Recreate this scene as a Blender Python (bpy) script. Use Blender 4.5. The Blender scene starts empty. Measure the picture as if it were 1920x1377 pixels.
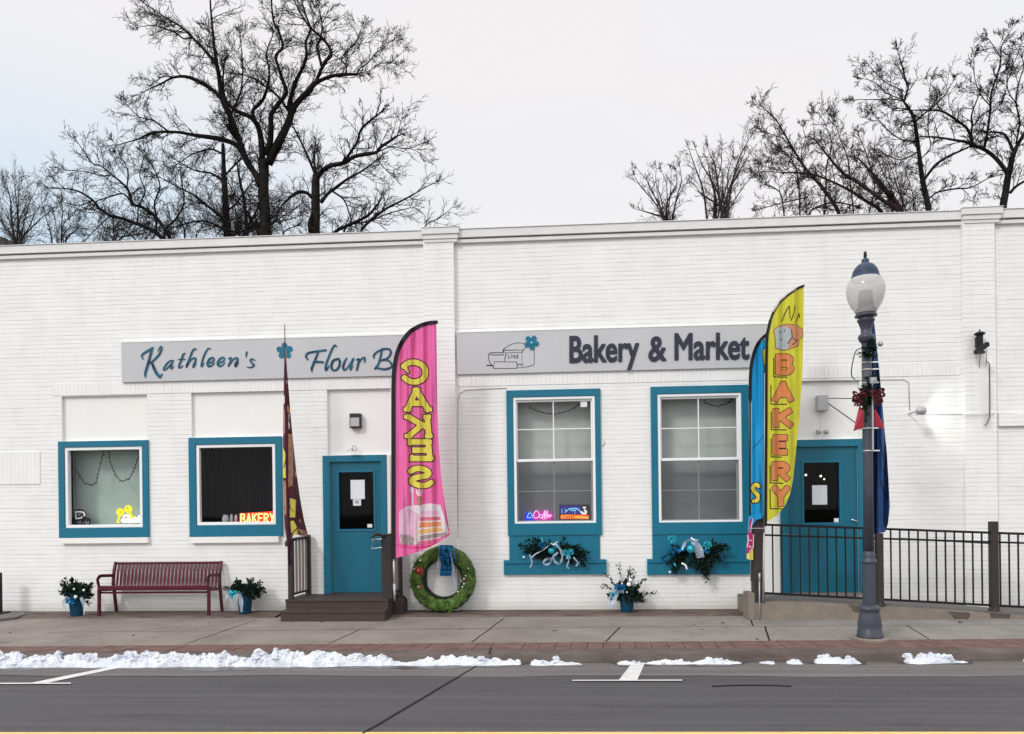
import bpy, math, random
import numpy as np
from mathutils import Vector, Matrix, noise
R=math.radians
scene=bpy.context.scene
COL=scene.collection

# ------------------------------------------------------------ camera
FPX=1387.0; YAW=R(3.7); ROLL=R(0.70); CX,CY=960.0,956.0
CAM=Vector((0.0,-11.44,1.58))
F0=Vector((-math.sin(YAW),math.cos(YAW),0)); R0=Vector((math.cos(YAW),math.sin(YAW),0)); U0=Vector((0,0,1))
RV=R0*math.cos(ROLL)-U0*math.sin(ROLL); UV=U0*math.cos(ROLL)+R0*math.sin(ROLL)
cd=bpy.data.cameras.new('camera'); cam=bpy.data.objects.new('camera',cd); COL.objects.link(cam)
cam.matrix_world=Matrix(((RV.x,UV.x,-F0.x,CAM.x),(RV.y,UV.y,-F0.y,CAM.y),(RV.z,UV.z,-F0.z,CAM.z),(0,0,0,1)))
cd.sensor_fit='HORIZONTAL'; cd.sensor_width=36.0; cd.lens=36.0*FPX/1920.0
cd.shift_x=0.0; cd.shift_y=(CY-688.5)/1920.0
cd.clip_start=0.1; cd.clip_end=2000
scene.camera=cam

# ------------------------------------------------------------ light and exposure
scene.view_settings.view_transform='Standard'; scene.view_settings.look='None'
scene.view_settings.exposure=0.03; scene.view_settings.gamma=1.0
SUN_EL=R(36); SUN_AZ=R(-38)      # from the street side, to the left of the camera
sd=bpy.data.lights.new('sun','SUN'); sd.energy=1.35; sd.angle=R(10); sd.color=(1.0,0.975,0.94)
sun=bpy.data.objects.new('sun',sd); COL.objects.link(sun)
sdir=Vector((math.sin(SUN_AZ)*math.cos(SUN_EL),-math.cos(SUN_AZ)*math.cos(SUN_EL),math.sin(SUN_EL)))
sun.rotation_euler=sdir.to_track_quat('Z','Y').to_euler()
w=bpy.data.worlds.new('World'); scene.world=w; w.use_nodes=True
nt=w.node_tree; nt.nodes.clear()
def N(nt,t,**k):
    n=nt.nodes.new(t)
    for a,b in k.items():
        if a.startswith('i_'): n.inputs[a[2:]].default_value=b
        else: setattr(n,a,b)
    return n
def L(nt,a,b): nt.links.new(a,b)
def math_(nt,op,a,b=None,c=None):
    n=nt.nodes.new('ShaderNodeMath'); n.operation=op
    for i,v in enumerate((a,b,c)):
        if v is None: continue
        if isinstance(v,(int,float)): n.inputs[i].default_value=v
        else: nt.links.new(v,n.inputs[i])
    return n.outputs[0]
def ramp(nt,fac,stops):
    n=nt.nodes.new('ShaderNodeValToRGB'); cr=n.color_ramp
    while len(cr.elements)<len(stops): cr.elements.new(0.5)
    for e,(p,c) in zip(cr.elements,stops):
        e.position=p; e.color=tuple(c)+(1,) if len(c)==3 else c
    nt.links.new(fac,n.inputs[0]); return n.outputs[0]
def mixc(nt,fac,a,b,bt='MIX'):
    n=nt.nodes.new('ShaderNodeMix'); n.data_type='RGBA'; n.blend_type=bt
    for i,v in ((0,fac),(6,a),(7,b)):
        if isinstance(v,(int,float)): n.inputs[i].default_value=v
        elif isinstance(v,(tuple,list)): n.inputs[i].default_value=tuple(v)+(1,) if len(v)==3 else v
        else: nt.links.new(v,n.inputs[i])
    return n.outputs[2]
tc=N(nt,'ShaderNodeTexCoord'); sp=N(nt,'ShaderNodeSeparateXYZ'); L(nt,tc.outputs['Generated'],sp.inputs[0])
mp=N(nt,'ShaderNodeMapping'); mp.inputs['Scale'].default_value=(1,1,2.6); L(nt,tc.outputs['Generated'],mp.inputs[0])
no=N(nt,'ShaderNodeTexNoise'); no.inputs['Scale'].default_value=2.1; no.inputs['Detail'].default_value=4; no.inputs['Roughness'].default_value=0.5; L(nt,mp.outputs[0],no.inputs['Vector'])
cl=ramp(nt,no.outputs['Fac'],[(0.30,(0.935,0.935,0.955)),(0.50,(0.955,0.94,0.955)),(0.68,(0.97,0.94,0.935))])
# bluer band low on the left
lo=math_(nt,'MULTIPLY',ramp(nt,sp.outputs['Z'],[(0.31,(1,1,1)),(0.50,(0,0,0))]),ramp(nt,math_(nt,'ADD',sp.outputs['X'],0.5),[(0.05,(1,1,1)),(0.42,(0,0,0))]))
lo=math_(nt,'MULTIPLY',lo,ramp(nt,sp.outputs['Y'],[(0.05,(0,0,0)),(0.3,(1,1,1))]))
cl=mixc(nt,lo,cl,(0.70,0.84,0.97))
# the overcast is brighter overhead and on the street side, where the veiled sun stands
gain=math_(nt,'ADD',1.0,math_(nt,'MULTIPLY',ramp(nt,sp.outputs['Z'],[(0.60,(0,0,0)),(0.80,(1,1,1))]),0.62))
bk=ramp(nt,math_(nt,'MULTIPLY',sp.outputs['Y'],-1.0),[(0.0,(0,0,0)),(0.5,(1,1,1))])
gain=math_(nt,'ADD',gain,math_(nt,'MULTIPLY',bk,0.42))
sky=N(nt,'ShaderNodeTexSky'); sky.sky_type='NISHITA'; sky.sun_disc=False; sky.sun_elevation=SUN_EL; sky.sun_rotation=math.pi-SUN_AZ
vm=N(nt,'ShaderNodeVectorMath',operation='SCALE'); L(nt,cl,vm.inputs[0]); L(nt,gain,vm.inputs[3])
bg1=N(nt,'ShaderNodeBackground'); L(nt,vm.outputs[0],bg1.inputs[0]); bg1.inputs[1].default_value=0.97
bg2=N(nt,'ShaderNodeBackground'); L(nt,sky.outputs[0],bg2.inputs[0]); bg2.inputs[1].default_value=0.08
mx=N(nt,'ShaderNodeMixShader'); mx.inputs[0].default_value=0.93; L(nt,bg2.outputs[0],mx.inputs[1]); L(nt,bg1.outputs[0],mx.inputs[2])
ow=N(nt,'ShaderNodeOutputWorld'); L(nt,mx.outputs[0],ow.inputs[0])

# ------------------------------------------------------------ measuring: where a sight line meets a real plane
def ray(px,py):
    return F0+RV*((px-CX)/FPX)+UV*((CY-py)/FPX)
def P(px,py,Y=0.0):
    d=ray(px,py); t=(Y-CAM.y)/d.y; return CAM+d*t
def G(px,py,z=0.0):
    d=ray(px,py); t=(z-CAM.z)/d.z; return CAM+d*t
def rect(x0,y0,x1,y1,Y=0.0):
    a=P(x0,y0,Y); b=P(x1,y0,Y); c=P(x0,y1,Y); d=P(x1,y1,Y)
    return ((a.x+c.x)/2,(c.z+d.z)/2,(b.x+d.x)/2,(a.z+b.z)/2)     # xmin zmin xmax zmax
def pxm(Y=0.0,px=960):                                           # metres per photo pixel at that plane
    return (P(px,900,Y)-P(px,1000,Y)).length/100

# ------------------------------------------------------------ mesh helpers
OFF={}
class MB:
    def __init__(s): s.v=[]; s.f=[]
    def add(s,vs,fs):
        n=len(s.v); s.v+= [tuple(v) for v in vs]; s.f+=[tuple(i+n for i in f) for f in fs]
    def box(s,x0,y0,z0,x1,y1,z1):
        s.add([(x0,y0,z0),(x1,y0,z0),(x1,y1,z0),(x0,y1,z0),(x0,y0,z1),(x1,y0,z1),(x1,y1,z1),(x0,y1,z1)],
              [(0,3,2,1),(4,5,6,7),(0,1,5,4),(1,2,6,5),(2,3,7,6),(3,0,4,7)]); return s
    def bar(s,a,b,w,h,up=(0,0,1)):
        a=Vector(a); b=Vector(b); d=(b-a).normalized(); u=Vector(up)
        if abs(d.dot(u))>0.98: u=Vector((0,1,0))
        sx=d.cross(u).normalized(); sy=sx.cross(d).normalized()
        vs=[]
        for p in (a,b):
            for i,j in ((-1,-1),(1,-1),(1,1),(-1,1)): vs.append(p+sx*w/2*i+sy*h/2*j)
        s.add(vs,[(0,3,2,1),(4,5,6,7),(0,1,5,4),(1,2,6,5),(2,3,7,6),(3,0,4,7)]); return s
    def tube(s,pts,r,n=8,cap=True):
        pts=[Vector(p) for p in pts]; m=len(pts); rs=r if isinstance(r,(list,tuple)) else [r]*m
        vs=[]; ref=None
        for i,p in enumerate(pts):
            d=(pts[min(i+1,m-1)]-pts[max(i-1,0)])
            if d.length<1e-9: d=Vector((0,0,1))
            d.normalize()
            if ref is None: ref=Vector((0,0,1)) if abs(d.z)<0.9 else Vector((1,0,0))
            a=d.cross(ref)
            if a.length<1e-4: a=d.cross(Vector((0,1,0)))
            a.normalize(); b=a.cross(d).normalized(); ref=-b if False else d.cross(a)*-1
            for k in range(n):
                t=2*math.pi*k/n; vs.append(p+a*rs[i]*math.cos(t)+b*rs[i]*math.sin(t))
        fs=[(i*n+k,i*n+(k+1)%n,(i+1)*n+(k+1)%n,(i+1)*n+k) for i in range(m-1) for k in range(n)]
        if cap: fs+=[tuple(range(n))[::-1],tuple((m-1)*n+k for k in range(n))]
        s.add(vs,fs); return s
    def lathe(s,prof,c,n=32,axis=None,squash=1.0):
        c=Vector(c); A=Vector(axis).normalized() if axis else Vector((0,0,1))
        a=A.cross(Vector((0,1,0))).normalized(); b=A.cross(a).normalized()
        vs=[]
        for r,z in prof:
            for k in range(n):
                t=2*math.pi*k/n; vs.append(c+A*z+a*r*math.cos(t)+b*r*math.sin(t)*squash)
        m=len(prof); fs=[(i*n+k,i*n+(k+1)%n,(i+1)*n+(k+1)%n,(i+1)*n+k) for i in range(m-1) for k in range(n)]
        if prof[0][0]>1e-5: fs.append(tuple(range(n))[::-1])
        if prof[-1][0]>1e-5: fs.append(tuple((m-1)*n+k for k in range(n)))
        s.add(vs,fs); return s
    def ball(s,c,r,n=10,sz=(1,1,1)):
        c=Vector(c); vs=[c+Vector((0,0,r*sz[2]))]; m=max(4,n//2+1)
        for i in range(1,m):
            t=math.pi*i/m
            for k in range(n):
                q=2*math.pi*k/n; vs.append(c+Vector((r*sz[0]*math.sin(t)*math.cos(q),r*sz[1]*math.sin(t)*math.sin(q),r*sz[2]*math.cos(t))))
        vs.append(c-Vector((0,0,r*sz[2]))); e=len(vs)-1
        fs=[(0,1+k,1+(k+1)%n) for k in range(n)]
        for i in range(m-2): fs+=[(1+i*n+k,1+(i+1)*n+k,1+(i+1)*n+(k+1)%n,1+i*n+(k+1)%n) for k in range(n)]
        fs+=[(e,1+(m-2)*n+(k+1)%n,1+(m-2)*n+k) for k in range(n)]
        s.add(vs,fs); return s
    def quad(s,a,b,c,d): s.add([a,b,c,d],[(0,1,2,3)]); return s
    def strip(s,L1,L2):
        n=len(L1); s.add(list(L1)+list(L2),[(i,i+1,n+i+1,n+i) for i in range(n-1)]); return s
    def prism(s,pts,y0,y1):          # polygon in (x,z), extruded along y
        n=len(pts); s.add([(x,y0,z) for x,z in pts]+[(x,y1,z) for x,z in pts],
            [tuple(range(n)),tuple(range(2*n-1,n-1,-1))]+[(i,n+i,n+(i+1)%n,(i+1)%n) for i in range(n)]); return s
    def build(s,name,mat,parent=None,smooth=False,bevel=0,label=None,kind=None):
        me=bpy.data.meshes.new(name); o=OFF.get(parent.name,Vector((0,0,0))) if parent else Vector((0,0,0))
        me.from_pydata([(v[0]-o.x,v[1]-o.y,v[2]-o.z) for v in s.v],[],s.f); me.materials.append(mat); me.update()
        if smooth: me.polygons.foreach_set('use_smooth',[True]*len(me.polygons))
        ob=bpy.data.objects.new(name,me); COL.objects.link(ob)
        if parent: ob.parent=parent
        OFF[ob.name]=Vector(o)
        if bevel:
            b=ob.modifiers.new('bevel','BEVEL'); b.width=bevel; b.segments=2; b.limit_method='ANGLE'; b.angle_limit=R(40)
        if label: ob['label']=label
        if kind: ob['kind']=kind
        return ob
def thing(name,label,cat,loc=(0,0,0),group=None):
    o=bpy.data.objects.new(name,None); COL.objects.link(o); o.location=loc; o.empty_display_size=0.1
    o['label']=label; o['category']=cat
    if group: o['group']=group
    OFF[o.name]=Vector(loc); return o
def tag(o,label,cat,group=None):
    o['label']=label; o['category']=cat
    if group: o['group']=group
    return o
def struct(o,kind='structure'): o['kind']=kind; return o

# shapes from strokes and outlines: a distance field, contoured, then given thickness
def dist_field(prims,X,Y):
    D=np.full(X.shape,1e9)
    for k,pr in prims:
        if k=='s':
            for (ax,ay,ar),(bx,by,br) in zip(pr[:-1],pr[1:]):
                dx,dy=bx-ax,by-ay; l2=dx*dx+dy*dy+1e-9
                t=np.clip(((X-ax)*dx+(Y-ay)*dy)/l2,0,1)
                D=np.minimum(D,np.hypot(X-ax-t*dx,Y-ay-t*dy)-(ar+(br-ar)*t))
        else:
            d=np.full(X.shape,1e9); ins=np.zeros(X.shape,bool); n=len(pr)
            for i in range(n):
                ax,ay=pr[i]; bx,by=pr[(i+1)%n]; dx,dy=bx-ax,by-ay; l2=dx*dx+dy*dy+1e-9
                t=np.clip(((X-ax)*dx+(Y-ay)*dy)/l2,0,1); d=np.minimum(d,np.hypot(X-ax-t*dx,Y-ay-t*dy))
                if abs(dy)>1e-9:
                    c=((ay>Y)!=(by>Y))&(X<(bx-ax)*(Y-ay)/dy+ax); ins^=c
            d=np.where(ins,-d,d)
            D=np.minimum(D,d) if k=='p' else np.maximum(D,-d)
    return D
def contour(mb,prims,mapf,step=1.0,grow=0.0,lift=0.0,thick=0.0,clip=None):
    xs=[];ys=[]
    for k,pr in prims:
        if k=='n': continue
        for p in pr:
            r=p[2] if k=='s' else 0
            xs+=[p[0]-r,p[0]+r]; ys+=[p[1]-r,p[1]+r]
    x0,x1,y0,y1=min(xs)-grow-step*2,max(xs)+grow+step*2,min(ys)-grow-step*2,max(ys)+grow+step*2
    gx=np.arange(x0,x1+step,step); gy=np.arange(y0,y1+step,step); X,Y=np.meshgrid(gx,gy)
    D=dist_field(prims,X,Y)-grow
    if clip: D=np.maximum(D,dist_field(clip,X,Y))
    D[np.abs(D)<1e-6]=1e-6
    I=D<0; vs=[]; fs=[]; idx={}; bd=[]
    def cv(i,j):
        k=(i,j)
        if k not in idx: idx[k]=len(vs); vs.append((gx[j],gy[i]))
        return idx[k]
    def ev(i,j,a,b):
        k=(i,j,a,b) if (i,j)<(a,b) else (a,b,i,j)
        if k not in idx:
            i,j,a,b=k; t=D[i,j]/(D[i,j]-D[a,b]); idx[k]=len(vs); vs.append((gx[j]+(gx[b]-gx[j])*t,gy[i]+(gy[a]-gy[i])*t))
        return idx[k]
    act=I[:-1,:-1]|I[1:,:-1]|I[:-1,1:]|I[1:,1:]
    for i,j in zip(*np.nonzero(act)):
        cs=[(i,j),(i,j+1),(i+1,j+1),(i+1,j)]; ins=[I[c] for c in cs]
        if all(ins): fs.append([cv(*c) for c in cs]); continue
        poly=[];tagp=[]
        for q in range(4):
            c=cs[q]; d=cs[(q+1)%4]
            if ins[q]: poly.append(cv(*c)); tagp.append(0)
            if ins[q]!=ins[(q+1)%4]: poly.append(ev(c[0],c[1],d[0],d[1])); tagp.append(1 if ins[q] else 2)
        fs.append(poly)
        m=len(poly)
        for q in range(m):
            if tagp[q]==1 and tagp[(q+1)%m]==2: bd.append((poly[q],poly[(q+1)%m]))
    n=len(vs); V=[mapf(x,y,lift+thick) for x,y in vs]; Fc=[tuple(f) for f in fs if len(f)>2]
    if thick>0:
        V+= [mapf(x,y,lift) for x,y in vs]; Fc+=[(b,a,n+a,n+b) for a,b in bd]
    mb.add(V,Fc)
def on(Y):                        # map on a plane parallel to the facade; h = height off that plane, towards the street
    return lambda x,y,h: P(x,y,Y-h)
def sm(pts,n=6):                  # smooth a polyline through its points (Catmull-Rom), any dimension
    if len(pts)<3: return [tuple(p) for p in pts]
    A=np.array(pts,float); Q=np.vstack([2*A[0]-A[1],A,2*A[-1]-A[-2]]); out=[]
    for i in range(1,len(Q)-2):
        for k in range(n):
            t=k/n; p0,p1,p2,p3=Q[i-1:i+3]
            out.append(tuple(0.5*((2*p1)+(-p0+p2)*t+(2*p0-5*p1+4*p2-p3)*t*t+(-p0+3*p1-3*p2+p3)*t**3)))
    out.append(tuple(A[-1])); return out
def S(*pts,r=None,n=5):           # a smooth stroke; give r for constant half-width or triples
    if r is not None: pts=[(p[0],p[1],r) for p in pts]
    return ('s',sm(pts,n))
def SL(*pts,r=1):  return ('s',[(p[0],p[1],r) for p in pts])

# ------------------------------------------------------------ materials
def mat(name,col,rough=0.6,metal=0.0,spec=0.2,var=0.0,vscale=6.0,bump=0.0,bscale=40.0,col2=None,emit=None,estr=0,stretch=None):
    m=bpy.data.materials.new(name); m.use_nodes=True; t=m.node_tree; b=t.nodes['Principled BSDF']
    b.inputs['Roughness'].default_value=rough; b.inputs['Metallic'].default_value=metal; b.inputs['Specular IOR Level'].default_value=spec
    c=tuple(col)+(1,); b.inputs['Base Color'].default_value=c
    tcn=N(t,'ShaderNodeTexCoord'); src=tcn.outputs['Object']
    if stretch:
        mp=N(t,'ShaderNodeMapping'); mp.inputs['Scale'].default_value=stretch; L(t,src,mp.inputs[0]); src=mp.outputs[0]
    if var>0 or col2:
        n=N(t,'ShaderNodeTexNoise'); n.inputs['Scale'].default_value=vscale; n.inputs['Detail'].default_value=6; n.inputs['Roughness'].default_value=0.65; L(t,src,n.inputs['Vector'])
        if col2: r=ramp(t,n.outputs['Fac'],[(0.35,col),(0.65,col2)])
        else: r=ramp(t,n.outputs['Fac'],[(0.3,tuple(x*(1-var) for x in col)),(0.7,tuple(min(1,x*(1+var)) for x in col))])
        L(t,r,b.inputs['Base Color'])
    if bump>0:
        n=N(t,'ShaderNodeTexNoise'); n.inputs['Scale'].default_value=bscale; n.inputs['Detail'].default_value=5; L(t,src,n.inputs['Vector'])
        bp=N(t,'ShaderNodeBump'); bp.inputs['Strength'].default_value=bump; bp.inputs['Distance'].default_value=0.02; L(t,n.outputs['Fac'],bp.inputs['Height']); L(t,bp.outputs[0],b.inputs['Normal'])
    if emit:
        b.inputs['Emission Color'].default_value=tuple(emit)+(1,); b.inputs['Emission Strength'].default_value=estr
    return m
def brick_mat(name,vertical=False,joint=1.0):
    m=bpy.data.materials.new(name); m.use_nodes=True; t=m.node_tree; b=t.nodes['Principled BSDF']
    b.inputs['Roughness'].default_value=0.55; b.inputs['Specular IOR Level'].default_value=0.35
    tcn=N(t,'ShaderNodeTexCoord'); s=N(t,'ShaderNodeSeparateXYZ'); L(t,tcn.outputs['Object'],s.inputs[0])
    X=math_(t,'ADD',s.outputs['X'],s.outputs['Y']); Z=s.outputs['Z']
    n1=N(t,'ShaderNodeTexNoise'); n1.inputs['Scale'].default_value=1.3; n1.inputs['Detail'].default_value=3; L(t,tcn.outputs['Object'],n1.inputs['Vector'])
    Zw=math_(t,'ADD',Z,math_(t,'MULTIPLY',math_(t,'SUBTRACT',n1.outputs['Fac'],0.5),0.022))
    Xw=math_(t,'ADD',X,math_(t,'MULTIPLY',math_(t,'SUBTRACT',n1.outputs['Fac'],0.5),0.02))
    if vertical: Xw,Zw=Zw,Xw
    cmb=N(t,'ShaderNodeCombineXYZ'); L(t,Xw,cmb.inputs[0]); L(t,Zw,cmb.inputs[1])
    br=N(t,'ShaderNodeTexBrick'); L(t,cmb.outputs[0],br.inputs['Vector'])
    for k,v in (('Scale',1.0),('Mortar Size',0.0055),('Mortar Smooth',0.35),('Brick Width',0.215),('Row Height',0.0677),('Bias',0.0)): br.inputs[k].default_value=v
    br.inputs['Color1'].default_value=(0,0,0,1); br.inputs['Color2'].default_value=(1,1,1,1); br.inputs['Mortar'].default_value=(0.5,0.5,0.5,1)
    # bed joints alone
    fr=math_(t,'PINGPONG',math_(t,'ADD',Zw,0.0),0.03385)
    hj=N(t,'ShaderNodeMapRange'); L(t,fr,hj.inputs[0]); hj.inputs[1].default_value=0.0022; hj.inputs[2].default_value=0.006; hj.inputs[3].default_value=1; hj.inputs[4].default_value=0
    # paint has filled some joints and left others open
    mp=N(t,'ShaderNodeMapping'); mp.inputs['Scale'].default_value=(0.9,0.9,9.0) if not vertical else (9,9,0.9); L(t,tcn.outputs['Object'],mp.inputs[0])
    n2=N(t,'ShaderNodeTexNoise'); n2.inputs['Scale'].default_value=1.6; n2.inputs['Detail'].default_value=3; L(t,mp.outputs[0],n2.inputs['Vector'])
    open_=ramp(t,n2.outputs['Fac'],[(0.36,(0.10,)*3),(0.50,(0.42,)*3),(0.62,(1.0,)*3)])
    n3=N(t,'ShaderNodeTexNoise'); n3.inputs['Scale'].default_value=0.7; n3.inputs['Detail'].default_value=2; L(t,tcn.outputs['Object'],n3.inputs['Vector'])
    vj=math_(t,'MULTIPLY',br.outputs['Fac'],ramp(t,n3.outputs['Fac'],[(0.50,(0.02,)*3),(0.68,(0.38,)*3)]))
    hj2=math_(t,'MULTIPLY',hj.outputs[0],open_)
    j=math_(t,'MULTIPLY',math_(t,'MAXIMUM',hj2,vj),0.52*joint)
    n4=N(t,'ShaderNodeTexNoise'); n4.inputs['Scale'].default_value=2.3; n4.inputs['Detail'].default_value=7; n4.inputs['Roughness'].default_value=0.7; L(t,tcn.outputs['Object'],n4.inputs['Vector'])
    base=ramp(t,n4.outputs['Fac'],[(0.3,(0.745,0.755,0.74)),(0.55,(0.808,0.818,0.80)),(0.8,(0.85,0.86,0.845))])
    tint=mixc(t,math_(t,'MULTIPLY',br.outputs['Color'],0.05),base,(0.66,0.65,0.63))
    mpd=N(t,'ShaderNodeMapping'); mpd.inputs['Scale'].default_value=(3.2,3.2,0.28); L(t,tcn.outputs['Object'],mpd.inputs[0])
    nd=N(t,'ShaderNodeTexNoise'); nd.inputs['Scale'].default_value=1.5; nd.inputs['Detail'].default_value=6; nd.inputs['Roughness'].default_value=.7; L(t,mpd.outputs[0],nd.inputs['Vector'])
    tint=mixc(t,ramp(t,nd.outputs['Fac'],[(0.54,(0,0,0)),(0.78,(.26,.26,.26))]),tint,(0.60,0.59,0.55))
    # grime splashed up from the pavement
    g=N(t,'ShaderNodeMapRange'); L(t,math_(t,'ADD',Z,math_(t,'MULTIPLY',n4.outputs['Fac'],-0.22)),g.inputs[0]); g.inputs[1].default_value=-0.10; g.inputs[2].default_value=0.10; g.inputs[3].default_value=0.55; g.inputs[4].default_value=0
    tint=mixc(t,g.outputs[0],tint,(0.40,0.37,0.33))
    c=mixc(t,j,tint,(0.26,0.26,0.27)); L(t,c,b.inputs['Base Color'])
    h=math_(t,'SUBTRACT',math_(t,'MULTIPLY',n4.outputs['Fac'],0.25),math_(t,'MAXIMUM',hj.outputs[0],math_(t,'MULTIPLY',br.outputs['Fac'],0.22)))
    bp=N(t,'ShaderNodeBump'); bp.inputs['Strength'].default_value=0.42; bp.inputs['Distance'].default_value=0.006; L(t,h,bp.inputs['Height']); L(t,bp.outputs[0],b.inputs['Normal'])
    return m
def glass_mat(name,refl=0.03,tint=(1,1,1)):
    m=bpy.data.materials.new(name); m.use_nodes=True; t=m.node_tree; t.nodes.remove(t.nodes['Principled BSDF'])
    tr=N(t,'ShaderNodeBsdfTransparent'); tr.inputs[0].default_value=tuple(tint)+(1,); gl=N(t,'ShaderNodeBsdfGlossy'); gl.inputs['Roughness'].default_value=0.02
    mxx=N(t,'ShaderNodeMixShader'); mxx.inputs[0].default_value=refl; L(t,tr.outputs[0],mxx.inputs[1]); L(t,gl.outputs[0],mxx.inputs[2]); L(t,mxx.outputs[0],t.nodes['Material Output'].inputs[0]); return m
def veil_mat(name,col,op):
    m=bpy.data.materials.new(name); m.use_nodes=True; t=m.node_tree; b=t.nodes['Principled BSDF']
    b.inputs['Base Color'].default_value=tuple(col)+(1,); b.inputs['Alpha'].default_value=op; b.inputs['Roughness'].default_value=0.35; return m
M={}
M['brick']=brick_mat('painted_brick'); M['soldier']=brick_mat('painted_soldier_brick',True,0.6)
M['white']=mat('white_paint',(0.80,0.80,0.775),0.5,var=0.025,vscale=3,bump=0.05,bscale=25)
M['trim']=mat('white_vinyl',(0.84,0.85,0.86),0.35)
M['coping']=mat('coping_metal',(0.70,0.70,0.69),0.45,var=0.06,vscale=4)
M['teal']=mat('teal_paint',(0.004,0.145,0.232),0.42,spec=0.35,var=0.07,vscale=5,bump=0.04,bscale=60)
M['teald']=mat('teal_door_paint',(0.004,0.120,0.185),0.40,spec=0.35,var=0.06,vscale=4)
M['glass']=glass_mat('window_glass',0.008); M['glassd']=glass_mat('door_glass',0.006)
M['shade']=mat('roller_shade',(0.41,0.45,0.43),0.8,var=0.08,vscale=2.2)
M['shade1']=mat('green_shade',(0.33,0.42,0.39),0.8,var=0.12,vscale=1.6)
M['shadef']=mat('dark_curtain',(0.004,0.004,0.006),0.95,spec=0.0,var=0.3,vscale=8,stretch=(6,1,0.2))
M['screen']=veil_mat('insect_screen',(0.05,0.055,0.065),0.52)
M['room']=mat('dark_room',(0.012,0.012,0.014),0.9)
M['sign']=mat('sign_grey',(0.50,0.51,0.53),0.5,var=0.05,vscale=1.2)
M['navy']=mat('letter_blue',(0.004,0.022,0.055),0.4,col2=(0.010,0.13,0.22),vscale=5)
M['dgrey']=mat('letter_charcoal',(0.036,0.038,0.060),0.5,var=0.2,vscale=8)
M['tealpetal']=mat('petal_teal',(0.012,0.15,0.24),0.5,var=0.25,vscale=20)
M['ink']=mat('sign_ink',(0.02,0.02,0.025),0.6)
M['inkg']=mat('sign_ink_grey',(0.24,0.24,0.26),0.6)
M['black']=mat('black_metal',(0.012,0.012,0.014),0.4,var=0.2,bump=0.05)
M['bronze']=mat('brown_metal',(0.042,0.036,0.034),0.5,var=0.15,vscale=9)
M['step']=mat('brown_boards',(0.060,0.046,0.042),0.65,var=0.16,vscale=7,bump=0.12,bscale=30,stretch=(1,1,6))
M['slat']=mat('grey_brown_baluster',(0.17,0.14,0.13),0.6,var=0.15)
M['grey']=mat('light_grey_metal',(0.42,0.42,0.43),0.4,metal=0.3)
M['chrome']=mat('bright_metal',(0.7,0.7,0.7),0.2,metal=0.9)
M['lamp']=mat('lamp_post_paint',(0.052,0.060,0.078),0.36,spec=.35,var=0.25,vscale=7,bump=0.06)
M['lampcap']=mat('lamp_cap_paint',(0.035,0.055,0.095),0.4,var=0.25,vscale=12)
M['bench']=mat('maroon_paint',(0.085,0.010,0.026),0.42,var=0.15,vscale=9)
M['pot']=mat('teal_pot',(0.006,0.058,0.105),0.35,var=0.15,vscale=10)
M['fir']=mat('evergreen',(0.006,0.014,0.011),0.7,spec=0.08,col2=(0.020,0.042,0.030),vscale=25)
M['twigm']=mat('twig',(0.03,0.02,0.016),0.8)
M['white2']=mat('bauble_white',(0.85,0.86,0.88),0.3)
M['turq']=mat('turquoise_foil',(0.03,0.36,0.45),0.25,metal=0.3,var=0.4,vscale=30)
M['blue']=mat('blue_foil',(0.010,0.11,0.26),0.25,metal=0.4,var=0.5,vscale=40)
M['tulle']=veil_mat('organza',(0.42,0.50,0.62),0.62)
M['moss']=mat('wreath_green',(0.018,0.036,0.010),0.8,col2=(0.115,0.20,0.045),vscale=11,bump=1.0,bscale=38)
M['rubber']=mat('rubber',(0.008,0.008,0.009),0.6)
M['red']=mat('red_paint',(0.32,0.02,0.02),0.5,var=0.4,vscale=25)
M['ribbonred']=mat('red_ribbon',(0.36,0.035,0.06),0.5,var=0.15)
M['darkred']=mat('dark_red_bow',(0.075,0.008,0.012),0.6,var=0.5,vscale=30)
M['paper']=mat('paper',(0.72,0.75,0.80),0.7)
M['paper2']=mat('printed_paper',(0.35,0.37,0.40),0.7,var=0.5,vscale=60)
M['conc']=mat('ramp_concrete',(0.22,0.19,0.16),0.85,var=0.18,vscale=4,bump=0.25,bscale=50)
M['concd']=mat('damp_concrete',(0.095,0.08,0.07),0.8,var=0.3,vscale=6,bump=0.25,bscale=50)
M['snow']=mat('snow',(0.50,0.54,0.61),0.6,col2=(0.74,0.77,0.81),vscale=7,bump=0.45,bscale=30)
_t=M['snow'].node_tree; _b=_t.nodes['Principled BSDF']; _c=N(_t,'ShaderNodeTexCoord'); _n=N(_t,'ShaderNodeTexNoise'); _n.inputs['Scale'].default_value=3.1; _n.inputs['Detail'].default_value=8; _n.inputs['Roughness'].default_value=.75; L(_t,_c.outputs['Object'],_n.inputs['Vector'])
_src=_b.inputs['Base Color'].links[0].from_socket; _b.inputs['Subsurface Weight'].default_value=0.0
L(_t,mixc(_t,ramp(_t,_n.outputs['Fac'],[(0.55,(0,0,0)),(0.70,(.75,.75,.75))]),_src,(0.24,0.23,0.23)),_b.inputs['Base Color'])
M['snowd']=mat('dirty_snow',(0.45,0.46,0.50),0.6,col2=(0.68,0.70,0.74),vscale=14,bump=0.4,bscale=30)
M['bark']=mat('bark',(0.012,0.011,0.011),0.9,spec=0.0,col2=(0.028,0.025,0.023),vscale=6,bump=0.3,bscale=20)
M['barkr']=mat('reddish_bark',(0.030,0.021,0.021),0.9,spec=0.0,col2=(0.075,0.052,0.048),vscale=4)
M['twigg']=mat('pale_twig',(0.060,0.050,0.050),0.9,spec=0.0)
M['dots']=mat('dull_berry',(0.02,0.016,0.016),0.8)
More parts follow.
